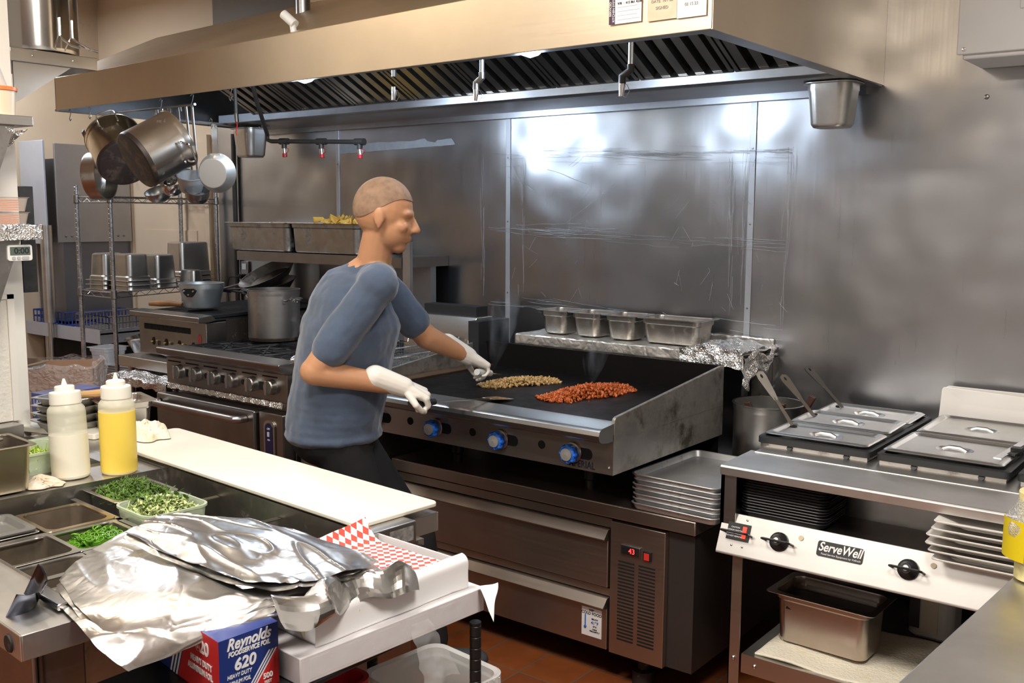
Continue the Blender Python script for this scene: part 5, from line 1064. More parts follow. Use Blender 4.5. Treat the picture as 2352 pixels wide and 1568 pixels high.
# squeeze bottles
m_bot = mat('milky_squeeze_plastic', (.86, .84, .70), 0, .35, alpha=.5); m_cap = mat('cream_cap_plastic', (.80, .77, .68), 0, .4); m_oil = mat('yellow_oil', (.87, .64, .10), 0, .35); m_wat = mat('cloudy_liquid', (.78, .75, .62), 0, .3, sss=.2)
def bottle(lb, u, v, R, H, fill, ms, lean=(0, 0)):
    t = thing('squeeze_bottle', lb, 'bottle', (0, 0, 0)); hb = H*.80
    MB().lathe([(.001, 0), (R-.006, 0), (R-.001, .004), (R, .01), (R, hb-.03), (R-.002, hb-.018), (R-.010, hb-.008), (R*.72, hb), (R*.72, hb+.01)], 40, cap0=False, cap1=False).obj('bottle_wall', m_bot, t)
    MB().lathe([(.001, .003), (R-.006, -.0003), (R+.0005, .009), (R+.0005, fill), (.001, fill)], 40, cap0=False, cap1=False).obj('liquid', ms, t)
    MB().lathe([(R*.80, hb-.006), (R*.83, hb-.004), (R*.83, hb+.026), (R*.80, hb+.030), (R*.52, hb+.032), (R*.52, hb+.044), (R*.47, hb+.047), (R*.16, hb+.049), (R*.13, hb+.055), (R*.06, H+.012), (.001, H+.012)], 40, cap0=False, cap1=False).obj('spout_cap', m_cap, t)
    onP(t, u, v, zc+.001, (lean[0], lean[1], 0)); return t
bottle('squeeze bottle filled with yellow oil', -.975, .672, .051, .285, .185, m_oil); bottle('squeeze bottle half full of cloudy clear liquid, leaning left', -1.02, .55, .052, .275, .128, m_wat, (0, -.07))
# behind the bottles
o = pan_mb(.086, .082, .125, r=.022, lip=.012).obj('sixth_size_pan', mat('bright_pan', (.66, .63, .58), 1, .28, var=.05), None); tag(o, 'steel pan of red sauce behind the yellow squeeze bottle', 'pan'); place(o, (-3.135, -1.945, .901), (0, 0, -.25))
o = tag(MB().loft([rr(.078, .074, .02, z, 5) for z in (0, .01)]).obj('red_sauce', mat('red_sauce', (.30, .06, .02), 0, .3, var=.3, vscale=30), None), 'red-brown sauce in the pan behind the yellow bottle', 'sauce', kind='stuff'); place(o, (-3.135, -1.945, .985), (0, 0, -.25))
for k in range(4):
    lb = ['lowest', 'second from the bottom', 'second from the top', 'topmost'][k]+' dark steel pan in the pile between the squeeze bottles'
    o = pan_mb(.085, .08, .045, r=.02, step=False).obj('shallow_pan', m_pand, None); tag(o, lb, 'pan', 'shallow pans piled behind the bottles'); place(o, (-3.30+.01*k, -2.05, .902+.03*k), (0, 0, .1*k))
t = thing('wooden_spoon', 'wooden spoon handle showing between the squeeze bottles', 'spoon', (-3.28, -2.05, 1.04)); MB().tube([(-3.28, -2.07, 1.035), (-3.13, -1.995, 1.055)], [.011, .014], 10).obj('handle', mat('pale_wood', (.62, .38, .16), 0, .6), t)
t = thing('glove_box', 'blue and purple latex glove box behind the clear squeeze bottle', 'box', (-3.57, -1.95, .901)); Tg = Tr(-3.535, -2.03, .902) @ Rz(.15)
B(-.05, .055, 0, .22, 0, .105, T=Tg).obj('carton', mat('glove_box_print', (.10, .10, .26), 0, .5, var=.3, vscale=12), t, bevel=.001)
text('lettering', 'LATEX', .026, Tg @ face((0, -.0006, .072), (1, 0, 0)), mat('pale_print', (.55, .58, .68), 0, .6), t); text('lettering', 'GLOVES', .012, Tg @ face((.0, -.0006, .048), (1, 0, 0)), mat('yellow_print', (.6, .55, .05), 0, .6), t)
for x in (-.038, .042): MB().lathe([(.009, 0), (.009, .0008), (.006, .0008), (.006, 0)], 16, Tg @ Tr(x, -.0002, .028) @ Rx(PI/2), False, False).obj('round_mark', mat('yellow_print', (.6, .55, .05)), t)
# cardboard box with liner on a cart behind the prep table
t = thing('utility_cart', 'small dark cart behind the prep table holding the cardboard box', 'cart', (-4.4, -1.55, 0))
Tk = Tr(-4.378, -1.603, 0) @ Rz(.9); B(-.30, .26, -.18, .18, .71, .73, T=Tk).obj('top', m_dsteel, t)
for x in (-.28, .24):
    for y in (-.16, .16): MB().tube([(x, y, .05), (x, y, .71)], .012, 10, T=Tk).obj('leg', m_dsteel, t); MB().ball((x, y, .03), .03, 12, Tk).obj('wheel', m_black, t)
t = thing('cardboard_box', 'open brown cardboard box lined with clear plastic behind the squeeze bottles', 'box', (-4.4, -1.55, .71)); Tb = Tr(-4.378, -1.603, .731) @ Rz(.9)
m = MB(); m.T = Tb; a, b, h = .25, .15, .250
for q in ((-a, a, -b, -b+.005), (-a, a, b-.005, b), (-a, -a+.005, -b, b), (a-.005, a, -b, b)): m.box(*q, 0, h)
m.box(-a, a, -b, b, 0, .004); m.obj('carton', m_brown, t)
m_liner = mat('crinkled_liner', (.80, .76, .76), 0, .12, alpha=.28, wrinkle=.02, wrs=16)
def liner(u, v):
    a_ = u*2*PI; cx = max(-1, min(1, 1.35*math.cos(a_)))*(a+.012); cy = max(-1, min(1, 1.35*math.sin(a_)))*(b+.012)
    k = 1+.05*noise.noise((math.cos(a_)*4, math.sin(a_)*4, v*4)); z = .05+(h+.01-.05)*min(1, v/.7) if v < .7 else h+.005+.012*math.sin((v-.7)/.3*PI/2)*(1+noise.noise((math.cos(a_)*5, math.sin(a_)*5, 1)))
    s_ = 1 if v < .7 else 1-.35*(v-.7)
    return tuple(Tb @ Vector((cx*k*s_, cy*k*s_, z)))
crinkle(liner, 120, 30, .012, 16, 3).obj('plastic_liner', m_liner, t)
t = thing('round_steel_pan', 'round steel pan with wire tongs resting in the lined cardboard box', 'pan', (-4.53, -1.57, .93)); MB().lathe([(.10, 0), (.15, .01), (.17, .05), (.178, .052), (.17, .056), (.145, .014), (.001, .006)], 40, Tr(-4.46, -1.70, .935) @ Ry(.08) @ Matrix.Diagonal((.85, .85, 1, 1)), cap1=False).obj('body', m_pan, t)
m = MB(); m.tube([(-4.34, -1.78, .98), (-4.30, -1.60, 1.01)], .003, 6); m.tube([(-4.32, -1.79, .98), (-4.28, -1.61, 1.01)], .003, 6); m.tube([(-4.335, -1.75, .983), (-4.31, -1.76, .983)], .003, 6); m.obj('wire_tongs', m_chrome, t)

# ============================================================ LEFT PIER AND SHELVES
struct(B(-3.90, -3.44, -2.75, -2.115, 0, 3.1).obj('wall_pier', m_wpost))
t = B(-3.90, -3.41, -2.72, -2.172, .951, 1.375).obj('wall_panel', m_wpanel); struct(t)
m = MB(); m.box(-3.412, -3.402, -2.190, -2.167, .951, 1.385); m.box(-3.412, -3.402, -2.72, -2.167, 1.37, 1.385); m.obj('panel_edging', m_wpost, t)
tag(B(-3.405, -3.335, -2.75, -2.19, .905, .948).obj('raised_lid', m_steel, None, (-3.6, -2.4, .905), bevel=.002), 'raised steel cover at the far left end of the prep table', 'cover')
def shelf(label, z0, z1, foil):
    t = thing('wall_shelf', label, 'shelf', (-3.4, -2.4, z0)); B(-3.44, -3.25, -2.95, -2.145, z0, z1).obj('shelf', m_steel, t, bevel=.002)
    k = (z0-1.74)/1.0
    MB().prism([(-2.197, z0), (-2.9, z0), (-2.9, z0-.60), (-2.42, z0-.60), (-2.262, z0-.17)], 'x', -3.275, -3.268).obj('bracket', m_pand, t)
    if foil: crinkle(lambda u, v: (-3.245, -2.95+.81*u, z0-.005+(z1-z0+.012)*v) if True else 0, 90, 8, .005, 40, 3).obj('foil_wrap', m_foilw, t, solid=.001); crinkle(lambda u, v: (-3.44+.19*v, -2.142, z0-.005+(z1-z0+.012)*u), 8, 30, .005, 40, 5).obj('foil_wrap', m_foilw, t, solid=.001)
    return t
shelf('upper steel wall shelf at the left edge holding the orange-lidded tub', 1.938, 1.969, False); shelf('lower foil-edged wall shelf at the left edge holding the orange trays', 1.578, 1.615, True)
tag(crinkle(lambda u, v: (-3.27-.05*v, -2.24+.085*u, 1.93-.05*v*math.sin(u*PI)), 20, 14, .018, 30, 8).obj('foil_scrap', m_foilw, None, (-3.3, -2.2, 1.9), solid=.001), 'crumpled foil scrap hanging under the upper left shelf', 'foil')
t = thing('lidded_tub', 'cream plastic tub with orange lid on the upper left shelf', 'tub', (-3.34, -2.245, 1.97)); MB().lathe([(.001, 0), (.050, 0), (.055, .078), (.001, .078)], 30, Tr(-3.315, -2.225, 1.970), False, False).obj('tub', mat('cream_tub', (.80, .68, .50), 0, .4), t); MB().lathe([(.056, .077), (.060, .078), (.060, .088), (.056, .090), (.001, .088)], 30, Tr(-3.315, -2.225, 1.970), False, False).obj('lid', m_orange, t)
t = thing('sauce_bottle', 'cloudy bottle with grey cap behind the orange-lidded tub', 'bottle', (-3.42, -2.27, 1.97)); MB().lathe([(.001, 0), (.04, 0), (.04, .10), (.022, .155), (.018, .17), (.001, .17)], 26, Tr(-3.375, -2.205, 1.970), False, False).obj('bottle', m_ctub, t); MB().lathe([(.02, .165), (.02, .195), (.017, .2), (.001, .2)], 20, Tr(-3.375, -2.205, 1.970), False, False).obj('cap', mat('grey_cap', (.3, .31, .33), 0, .5), t)
for k in range(2):
    t = thing('plastic_tray', ('lower', 'upper')[k]+' clear tray of orange food strips on the lower left shelf', 'tray', (-3.4, -2.4, 1.616+.048*k), 0, 'orange-filled trays on the left shelf'); z = 1.616+.048*k
    m = MB(); m.loft([rr(.11, .225, .015, z, 4, -3.375, -2.40), rr(.115, .235, .018, z+.042, 4, -3.375, -2.40), rr(.12, .24, .018, z+.046, 4, -3.375, -2.40)]); m.obj('tray', mat('frosted_tray', (.80, .70, .60), 0, .3, alpha=.4), t)
    for j in range(5): B(-3.47, -3.268, -2.60, -2.20, z+.003+j*.0075, z+.008+j*.0075).obj('orange_strip', mat('orange_strips', (.70, .17, .04), 0, .5, var=.3, vscale=30), t)
t = thing('kitchen_timer', 'white digital kitchen timer clipped under the foil-edged shelf', 'timer', (-3.26, -2.2, 1.51)); Ft = face((-3.262, -2.205, 1.530), (0, 1, 0))
MB().loft([rr(.040, .026, .008, z, 5) for z in (-.012, 0)], T=Ft).obj('case', mat('white_timer', (.78, .77, .74), 0, .35), t, bevel=.001)
sc_ = MB().loft([rr(.033, .0135, .002, z, 4) for z in (0, .001)], T=Ft @ Tr(0, .006, 0)).obj('screen', mat('lcd', (.10, .13, .11), 0, .3), t); text('lettering', '0:00', .026, Ft @ Tr(.004, .006, .0013), m_label, sc_, sx=1.1, bold=.0004)
for x, wd in ((-.022, .006), (-.006, .006), (.016, .012)): MB().loft([rr(wd, .005, .004, z, 4) for z in (0, .0025)], T=Ft @ Tr(x, -.0165, 0)).obj('button', mat('grey_button', (.45, .45, .46), 0, .4), t)
tag(B(-3.60, -3.44, -2.112, -2.062, 1.385, 1.75).obj('metal_guard', mat('scuffed_dark_panel', (.06, .06, .06), .6, .4, var=.4, vscale=14), None, (-3.6, -2.0, 1.385), bevel=.002), 'scuffed dark metal panel fixed beside the white pier', 'panel')
t = thing('pot_shelf', 'riveted steel bracket shelf on the pier carrying a large pot', 'shelf', (-3.6, -1.95, 2.17)); B(-3.78, -3.445, -2.112, -1.80, 2.168, 2.213).obj('shelf', m_steel, t, bevel=.002)
MB().prism([(-2.10, 2.168), (-1.895, 2.168), (-2.075, 2.045), (-2.10, 2.03)], 'x', -3.462, -3.455).obj('bracket', m_steel, t)
for y in (-2.035, -1.89): MB().ball((-3.449, y, 2.192), .006, 10).obj('rivet', m_chrome, t)
t = thing('large_stockpot', 'large shiny pot with wire loop handles on the top left bracket shelf', 'pot', (-3.66, -1.98, 2.215)); MB().lathe([(.001, 0), (.135, 0), (.148, .006), (.150, .02), (.150, .40), (.156, .41), (.148, .41), (.146, .01), (.001, .006)], 48, Tr(-3.60, -1.95, 2.214), False, False).obj('body', m_chrome, t)
m = MB(); 
for ang in (.50, .12):
    o_ = Vector((math.cos(ang), math.sin(ang), 0)); b_ = Vector((-3.60, -1.95, 0))+o_*.153
    m.tube([b_+Vector((0, 0, 2.335)), b_+Vector((0, 0, 2.275)), b_+o_*.012+Vector((0, 0, 2.262)), b_+o_*.06+Vector((0, 0, 2.235)), b_+o_*.075+Vector((.0, .02, 2.228))], .0048, 8)
m.obj('wire_handle', m_chrome, t)

# ============================================================ FOREGROUND SMALL TABLE
t = thing('wire_table', 'small black-legged table beside the prep table holding boxes and foil', 'table', (-1.5, -2.5, 0)); XT = (-1.685, -1.328); YT = (-2.90, -2.17)
B(XT[0], XT[1]-.04, YT[0], YT[1], .785, .795).obj('top_shelf', m_black, t, bevel=.002); B(XT[0], XT[1], YT[0], YT[1], .40, .418).obj('lower_shelf', m_wood, t)
for x in (XT[0]+.018, XT[1]-.014):
    for y in (YT[0]+.018, YT[1]-.018):
        m = MB(); pr = [(.013, .0)]; z = .03
        while z < .77: pr += [(.013, z), (.012, z+.001), (.012, z+.003), (.013, z+.004)]; z += .0254
        pr += [(.013, .775)]; m.lathe(pr, 14, Tr(x, y, 0)); m.obj('post', m_black, t)
t = thing('flat_white_box', 'flat shiny white cardboard box at the edge of the small table', 'box', (-1.5, -2.4, .795)); Tw = Tr(-1.372, -2.655, .796) @ Rz(-.075)
B(-.27, 0, 0, .49, 0, .054, T=Tw).obj('carton', m_card, t, bevel=.002); crinkle(lambda u, v: tuple(Tw @ Vector((.0012+.001*math.sin(u*30), .02+.40*u, .008+.040*v))), 60, 12, .0012, 60, 2).obj('clear_tape', mat('glossy_tape', (.9, .9, .9), 0, .08, alpha=.2), t)
def hang(u, v): return tuple(Tw @ Vector((.004+.02*v*(1+.5*math.sin(u*6)), .27+.05*u*(1+v*1.1)+.02*v, .035-.14*v)))
crinkle(hang, 14, 40, .006, 40, 5).obj('hanging_tape', mat('glossy_tape', (.9, .9, .9)), t)
# foil carton
t = thing('foil_carton', 'red and blue aluminium foil carton standing at the table edge', 'carton', (-1.5, -2.75, .796)); X0 = Vector((-1.428, -2.79, .796)); dl = Vector((-.255, .038, 0)).normalized(); dr_ = Vector((.008, .125, 0)).normalized(); wl, wr_, hh = .25, .125, .118
Tl = face(X0+dl*wl, -dl); Trr = face(X0, dr_)
m_cb = mat('carton_blue', (.012, .03, .17), 0, .45); m_cr = mat('carton_red', (.55, .02, .02), 0, .45)
m = MB(); vs = [X0, X0+dl*wl, X0+dl*wl+dr_*wr_, X0+dr_*wr_]; m.add([tuple(v) for v in vs]+[tuple(v+Vector((0, 0, hh))) for v in vs], [(0, 1, 2, 3), (7, 6, 5, 4), (0, 4, 5, 1), (1, 5, 6, 2), (2, 6, 7, 3), (3, 7, 4, 0)]); m.obj('carton', m_cb, t)
def poly(T_, pts, z, ms, nm='printed_band'): return MB().prism(pts, 'z', z, z+.0003, T_).obj(nm, ms, t)
poly(Tl, [(.085, 0), (wl, 0), (wl, hh), (.135, hh)], .0002, m_cr)
for k in range(3): poly(Tl, [(.052+.012*k, 0), (.058+.012*k, 0), (.108+.012*k, hh), (.102+.012*k, hh)], .0006, m_winkk, 'white_stripe')
text('lettering', '620', .034, Tl @ Tr(.188, .088, .0009), m_winkk, t, bold=.0008); text('lettering', 'HEAVY DUTY', .016, Tl @ Tr(.183, .058, .0009), m_winkk, t, bold=.0004, sx=.85); text('lettering', 'ALUMINUM FOIL', .016, Tl @ Tr(.178, .040, .0009), m_winkk, t, bold=.0004, sx=.8)
poly(Trr, [(.085, 0), (wr_, 0), (wr_, .072)], .0002, m_cr); 
poly(Trr, [(.058, 0), (.125, 0), (.125, .066), (.118, .066)], .0002, m_cr)
for k in range(3): poly(Trr, [(.048+.007*k, 0), (.0515+.007*k, 0), (.107+.007*k-.0*k, .070), (.1035+.007*k, .070)], .0006, m_winkk, 'white_stripe')
text('lettering', 'Reynolds', .029, Trr @ Tr(.061, .104, .0009), m_winkk, t, shear=.35, bold=.0006, sx=.86); text('lettering', 'FOODSERVICE FOIL', .0125, Trr @ Tr(.062, .0865, .0009), m_winkk, t, sx=.80, bold=.0003, shear=.2)
text('lettering', '620', .030, Trr @ Tr(.052, .064, .0009), m_winkk, t, bold=.0008, shear=.15); text('lettering', 'HEAVY DUTY', .0105, Trr @ Tr(.040, .045, .0009), m_winkk, t, sx=.8, shear=.2); text('lettering', 'ALUMINUM FOIL', .0105, Trr @ Tr(.034, .032, .0009), m_winkk, t, sx=.75, shear=.2)
text('lettering', '500', .014, Trr @ Tr(.100, .022, .0009), m_winkk, t, bold=.0004); text('lettering', 'FEET', .008, Trr @ Tr(.100, .010, .0009), m_winkk, t)
# white paper tray with checked liners
t = thing('white_paper_tray', 'white open cardboard tray holding red-checked papers', 'tray', (-1.5, -2.4, .85)); Ty = Tr(-1.385, -2.60, .8515) @ Rz(-.055)
m = MB(); m.T = Ty; m.box(-.32, 0, 0, .40, 0, .003); m.box(-.32, -.317, 0, .40, 0, .075); m.box(-.32, 0, .397, .40, 0, .062); m.box(-.32, 0, 0, .003, 0, .05); m.obj('tray', m_paper, t)
def wallc(u, v): # front wall with rolled top edge
    y = -.005+.415*u; s_ = v*.085; x = 0 if s_ < .05 else -(1-math.cos((s_-.05)/.022))*.020*(.4+.6*u)
    z = s_ if s_ < .05 else .05+.020*math.sin((s_-.05)/.022); return tuple(Ty @ Vector((x+.002*math.sin(u*14), y, z*(.9+.12*u))))
crinkle(wallc, 50, 24, .0015, 20, 2).obj('rolled_front_wall', m_paper, t, solid=.0015)
def check_mat():
    m = bpy.data.materials.new('red_check_paper'); m.use_nodes = True; N = m.node_tree.nodes; L = m.node_tree.links; p = N['Principled BSDF']; tc = N.new('ShaderNodeTexCoord'); mp = N.new('ShaderNodeMapping')
    mp.inputs['Rotation'].default_value = (0, 0, .72); mp.inputs['Scale'].default_value = (1, 1, 0); c = N.new('ShaderNodeTexChecker'); c.inputs['Scale'].default_value = 72; c.inputs['Color1'].default_value = (.82, .80, .78, 1); c.inputs['Color2'].default_value = (.72, .07, .045, 1)
    L.new(tc.outputs['Object'], mp.inputs[0]); L.new(mp.outputs[0], c.inputs['Vector']); L.new(c.outputs[0], p.inputs['Base Color']); p.inputs['Roughness'].default_value = .6; return m
m_chk = check_mat()
for k in range(4):
    def cp(u, v, k=k):
        e = max(0, .22-u)**2*.9*(v) ; return tuple(Ty @ Vector((-.298+.27*u, .02+.355*v, .047+.003*k+e*1.1+.0035*noise.noise((u*4, v*4, k)))))
    tag(MB().grid(cp, 26, 26).obj('checked_paper', m_chk, None, W(0.2, .5, .9), ang=180), ['lowest', 'second', 'third', 'top'][k]+' red and white checked paper sheet in the white tray', 'paper sheet', 'red-checked papers in the white tray')
t = tag(MB().prism([(0, 0), (.10, 0), (.115, .042), (-.012, .042)], 'y', 0, .09, Tr(-1.425, -2.60, .852) @ Rz(1.15)).obj('cream_food_carton', mat('cream_card', (.62, .56, .40), 0, .6), None, (-1.42, -2.58, .852), bevel=.002), 'cream folded food carton tucked below the foil sheets', 'carton')
tag(crinkle(lambda u, v: (-1.33+.045*u+.012*v, -2.19+.05*v*(1-u)-.02*u, .857-.008*u-.05*u*u*(.6+.4*v)), 20, 16, .005, 20, 8).obj('tissue_flap', m_paper, None, (-1.3, -2.18, .85), solid=.0008), 'white tissue paper hanging off the far corner of the flat box', 'paper')
# foil sheets
FA = ((-1.91, -2.823, .922), (-1.995, -2.642, .955), (-1.979, -2.487, .97), (-1.705, -2.878, .918), (-1.59, -2.672, .965), (-1.696, -2.413, .96), (-1.565, -2.869, .875), (-1.464, -2.669, .925), (-1.425, -2.387, .93))
FB = ((-1.906, -2.679, .985), (-1.911, -2.608, 1.0), (-1.88, -2.542, 1.0), (-1.682, -2.687, .978), (-1.649, -2.565, .995), (-1.666, -2.449, .99), (-1.513, -2.669, .968), (-1.419, -2.579, .968), (-1.399, -2.425, .965))
def quadp(P, u, v):
    def l3(t): return ((1-t)*(1-2*t), 4*t*(1-t), t*(2*t-1))
    a, b = l3(u), l3(v); q = Vector((0, 0, 0))
    for j in range(3):
        for i in range(3): q += Vector(P[j*3+i])*(a[i]*b[j])
    return q
def foil_sheet(label, P, seed, dz, sh=(0, 0), amp=.0045, edge=.004, n=110):
    P = [Vector(p)+Vector((sh[0], sh[1], dz)) for p in P]
    def f(u, v):
        q = quadp(P, u, v); k = noise.noise((u*3+seed, v*3, seed)); 
        r = 1-abs(noise.noise((u*5+seed*3, v*3.2+u*2, seed)))*2; e = max(0, .12-min(u, 1-u, v, 1-v))/.12
        q.z += amp*(k+.5*max(0, r)**4)+edge*e*noise.noise((u*5+seed, v*5, 2)); q.x += edge*e*noise.noise((u*4, v*4, seed+4)); q.y += edge*e*noise.noise((u*4, v*4, seed+8)); return q
    m = MB().grid(f, n, n); o = m.obj('foil_sheet', m_sheet, None, tuple(P[4]), ang=50); return tag(o, label, 'foil sheet', 'loose foil sheets piled over the prep table')
m_sheet = mat('foil_sheet_metal', (.68, .67, .65), 1, .26, wrinkle=.0014, wrs=10, bump=.0002, bscale=60)
foil_sheet('lowest large foil sheet, drooping toward the camera', FA, 1, -.016, (.012, -.02)); foil_sheet('middle large foil sheet of the drooping pile', FA, 2, -.008, (.004, -.008)); foil_sheet('top large foil sheet of the drooping pile', FA, 3, 0)
foil_sheet('lower bright foil sheet laid across the pile', FB, 4, -.008, (.01, -.01), .006, .005); foil_sheet('uppermost bright crinkled foil sheet, nearest the checked paper', FB, 5, 0, (0, 0), .007, .006)
def fcr(u, v):
    a = u*1.0; return (-1.43+.07*v+.02*math.sin(u*9), -2.69+.33*u, .925+.05*math.sin(v*PI)-.02*u)
tag(crinkle(fcr, 46, 17, .024, 17, 6).obj('crumpled_foil_edge', m_sheet, None, (-1.40, -2.55, .92), solid=.0008, ang=6), 'tightly crumpled foil edge at the right end of the pile', 'foil')
t = thing('serving_spoon', 'dark shiny serving scoop poking out left under the foil', 'spoon', W(-.13, .10, .905))
m = MB(); m.T = TP @ Tr(-.125, .055, .925) @ Euler((.35, .5, .9)).to_matrix().to_4x4(); n = 20
m.grid(lambda u, v: (.048*math.cos((u-.5)*2.6)-.02, .048*math.sin((u-.5)*2.6), -.04+.085*v), n, 8); m.obj('scoop', mat('dark_mirror_steel', (.12, .13, .17), 1, .1), t, solid=.0015)
B(-.17, -.05, .088, .118, .905, .918, T=TP @ Tr(0, 0, 0)).obj('handle', m_chrome, t, bevel=.003)
# floor-level things under the small table
t = thing('clear_storage_tub', 'clear plastic food tub with ribbed rim below the small table', 'tub', (-1.5, -2.15, .42)); Tt = Tr(-1.50, -2.155, .420) @ Rz(-.1)
MB().loft([rr(.10, .10, .03, 0, 6), rr(.115, .115, .035, .15, 6), rr(.125, .125, .04, .152, 6), rr(.125, .125, .04, .178, 6), rr(.121, .121, .04, .180, 6), rr(.112, .112, .035, .175, 6), rr(.097, .097, .03, .003, 6)], T=Tt).obj('tub', m_ctub, t)
for k in range(12):
    B(-.10+.0175*k, -.096+.0175*k, -.1275, -.124, .150, .176, T=Tt).obj('rim_rib', m_ctub, t); B(.124, .1275, -.10+.0175*k, -.096+.0175*k, .150, .176, T=Tt).obj('rim_rib', m_ctub, t)
t = thing('red_bin', 'red plastic tub behind the clear one below the small table', 'tub', (-1.66, -2.34, .42)); MB().loft([rr(.07, .11, .03, 0, 6), rr(.08, .12, .035, .18, 6), rr(.088, .128, .04, .185, 6), rr(.088, .128, .04, .195, 6), rr(.078, .118, .035, .195, 6), rr(.067, .107, .03, .01, 6)], T=Tr(-1.655, -2.40, .42)).obj('tub', m_red, t)
# ============================================================ THE COOK
def capsule(m, p, q, r1, r2, n=16, T=None):
    p, q = Vector(p), Vector(q); d = q-p; L = d.length; M_ = Tr(*p) @ aim(d); pr = []
    for k in range(7): a = -PI/2+k*PI/12; pr.append((max(1e-4, r1*math.cos(a)), r1*math.sin(a)))
    for k in range(7): a = k*PI/12; pr.append((max(1e-4, r2*math.cos(a)), L+r2*math.sin(a)))
    return m.lathe(pr, n, (T @ M_) if T is not None else M_, False, False)
def ell(m, c, r, T=None, rot=None):
    M_ = Tr(*c) @ (rot or Matrix()) @ Matrix.Diagonal((*r, 1)); return m.ball((0, 0, 0), 1, 24, (T @ M_) if T is not None else M_)
def fuse(m, name, ms, parent, vox, smooth=4):
    o = m.obj('tmp', ms, parent); md = o.modifiers.new('r', 'REMESH'); md.mode = 'VOXEL'; md.voxel_size = vox; md.use_smooth_shade = True
    sm = o.modifiers.new('s', 'SMOOTH'); sm.iterations = smooth; sm.factor = .5
    dg = bpy.context.evaluated_depsgraph_get(); me = bpy.data.meshes.new_from_object(o.evaluated_get(dg)); o.modifiers.clear(); old = o.data; o.data = me; bpy.data.meshes.remove(old); me.name = name; o.name = name
    me.shade_smooth(); return o
cook = thing('person', 'person in a slate blue t-shirt and dark trousers reaching over the griddle', 'person', (-2.42, -1.45, 0)); PMc = PM[cook.name]
m_skin = mat('skin', (.44, .22, .115), 0, .5, sss=.08, var=.06, vscale=14); m_shirt = mat('slate_blue_cotton', (.055, .078, .125), 0, .9, var=.10, vscale=12, bump=.004, bscale=16, sheen=.3)
m_trou = mat('black_trousers', (.012, .012, .014), 0, .85, bump=.003, bscale=20); m_glove = mat('white_glove', (.70, .66, .60), 0, .5, bump=.001, bscale=60)
F = Vector((.62, .785, 0)).normalized(); Lf_ = Vector((-F.y, F.x, 0))
pel = Vector((-2.535, -1.52, .95)); ch = Vector((-2.475, -1.49, 1.29)); nk = Vector((-2.405, -1.455, 1.485)); hd = Vector((-2.345, -1.45, 1.655))
sR = nk-Lf_*.175+Vector((0, 0, -.045)); sL = nk+Lf_*.175+Vector((0, 0, -.045)); sL += F*.03
eR = Vector((-2.41, -1.71, 1.165)); wR = Vector((-2.245, -1.49, 1.105)); eL = sL+Vector((.085, .17, -.22)); wL = Vector((-2.395, -.985, 1.14))
hR, hL = pel-Lf_*.09, pel+Lf_*.09
kR = Vector((-2.40, -1.44, .50)); aR = Vector((-2.44, -1.53, .09)); kL = Vector((-2.40, -1.26, .50)); aL = Vector((-2.36, -1.22, .09))
# body: one continuous surface from feet to neck and hands' wrists
Fh = Vector((.80, .60, 0)).normalized(); Sh = Vector((-Fh.y, Fh.x, 0)); Uh = Vector((0, 0, 1)); tl = Matrix.Rotation(-.22, 3, Sh) if False else Matrix.Rotation(.20, 3, Sh)
fx, uz = tl @ Fh, tl @ Uh
TH = Matrix(((fx.x, Sh.x, uz.x, hd.x), (fx.y, Sh.y, uz.y, hd.y), (fx.z, Sh.z, uz.z, hd.z), (0, 0, 0, 1)))
m = MB()
ell(m, pel, (.13, .165, .13), rot=Rz(math.atan2(F.y, F.x))); ell(m, ch, (.115, .165, .20), rot=Rz(math.atan2(F.y, F.x))); capsule(m, pel, ch, .125, .13)
capsule(m, sR, sL, .062, .062); capsule(m, ch+Vector((0, 0, .1)), nk, .10, .06); capsule(m, nk-Vector((0, 0, .02)), hd+Vector((-.02, -.01, -.05)), .060, .052)
for s_, e_, w_ in ((sR, eR, wR), (sL, eL, wL)): capsule(m, s_, e_, .056, .043); capsule(m, e_, w_, .045, .029)
for h_, k_, a_ in ((hR, kR, aR), (hL, kL, aL)): capsule(m, h_, k_, .088, .058); capsule(m, k_, a_, .058, .038); capsule(m, k_.lerp(a_, .25)-F*.012, k_.lerp(a_, .4)-F*.012, .056, .05)
# head
ell(m, (-.012, 0, .025), (.098, .077, .100), TH); ell(m, (.030, 0, -.035), (.066, .060, .072), TH); ell(m, (.058, 0, -.088), (.028, .030, .024), TH); ell(m, (.070, 0, .022), (.022, .052, .018), TH)
capsule(m, (.088, 0, .012), (.110, 0, -.024), .008, .013, T=TH); ell(m, (.100, .010, -.030), (.010, .008, .007), TH); ell(m, (.100, -.010, -.030), (.010, .008, .007), TH)
ell(m, (.088, 0, -.053), (.012, .022, .005), TH); ell(m, (.087, 0, -.064), (.012, .020, .006), TH)
for s_ in (-1, 1):
    ell(m, (.060, s_*.040, -.022), (.026, .020, .022), TH)
    ell(m, (-.008, s_*.079, -.006), (.018, .007, .031), TH, Ry(-.15)); ell(m, (-.004, s_*.076, -.030), (.010, .006, .012), TH)
body = fuse(m, 'body', m_skin, cook, .0055, 3)
for s_ in (-1, 1):
    e_ = MB(); e_.ball((.083, s_*.031, .004), .0115, 16, TH); eo = e_.obj('eye', mat('eye_white', (.75, .72, .68), 0, .2), body); MB().ball((.0905, s_*.031, .004), .0055, 12, TH).obj('iris', mat('dark_iris', (.03, .015, .01), 0, .15), eo)
    MB().tube([TH @ Vector(q) for q in ((.096, s_*.014, .022), (.094, s_*.03, .028), (.080, s_*.050, .023))], [.0025, .0032, .0018], 8).obj('eyebrow', mat('dark_hair', (.03, .022, .018), 0, .8), body)
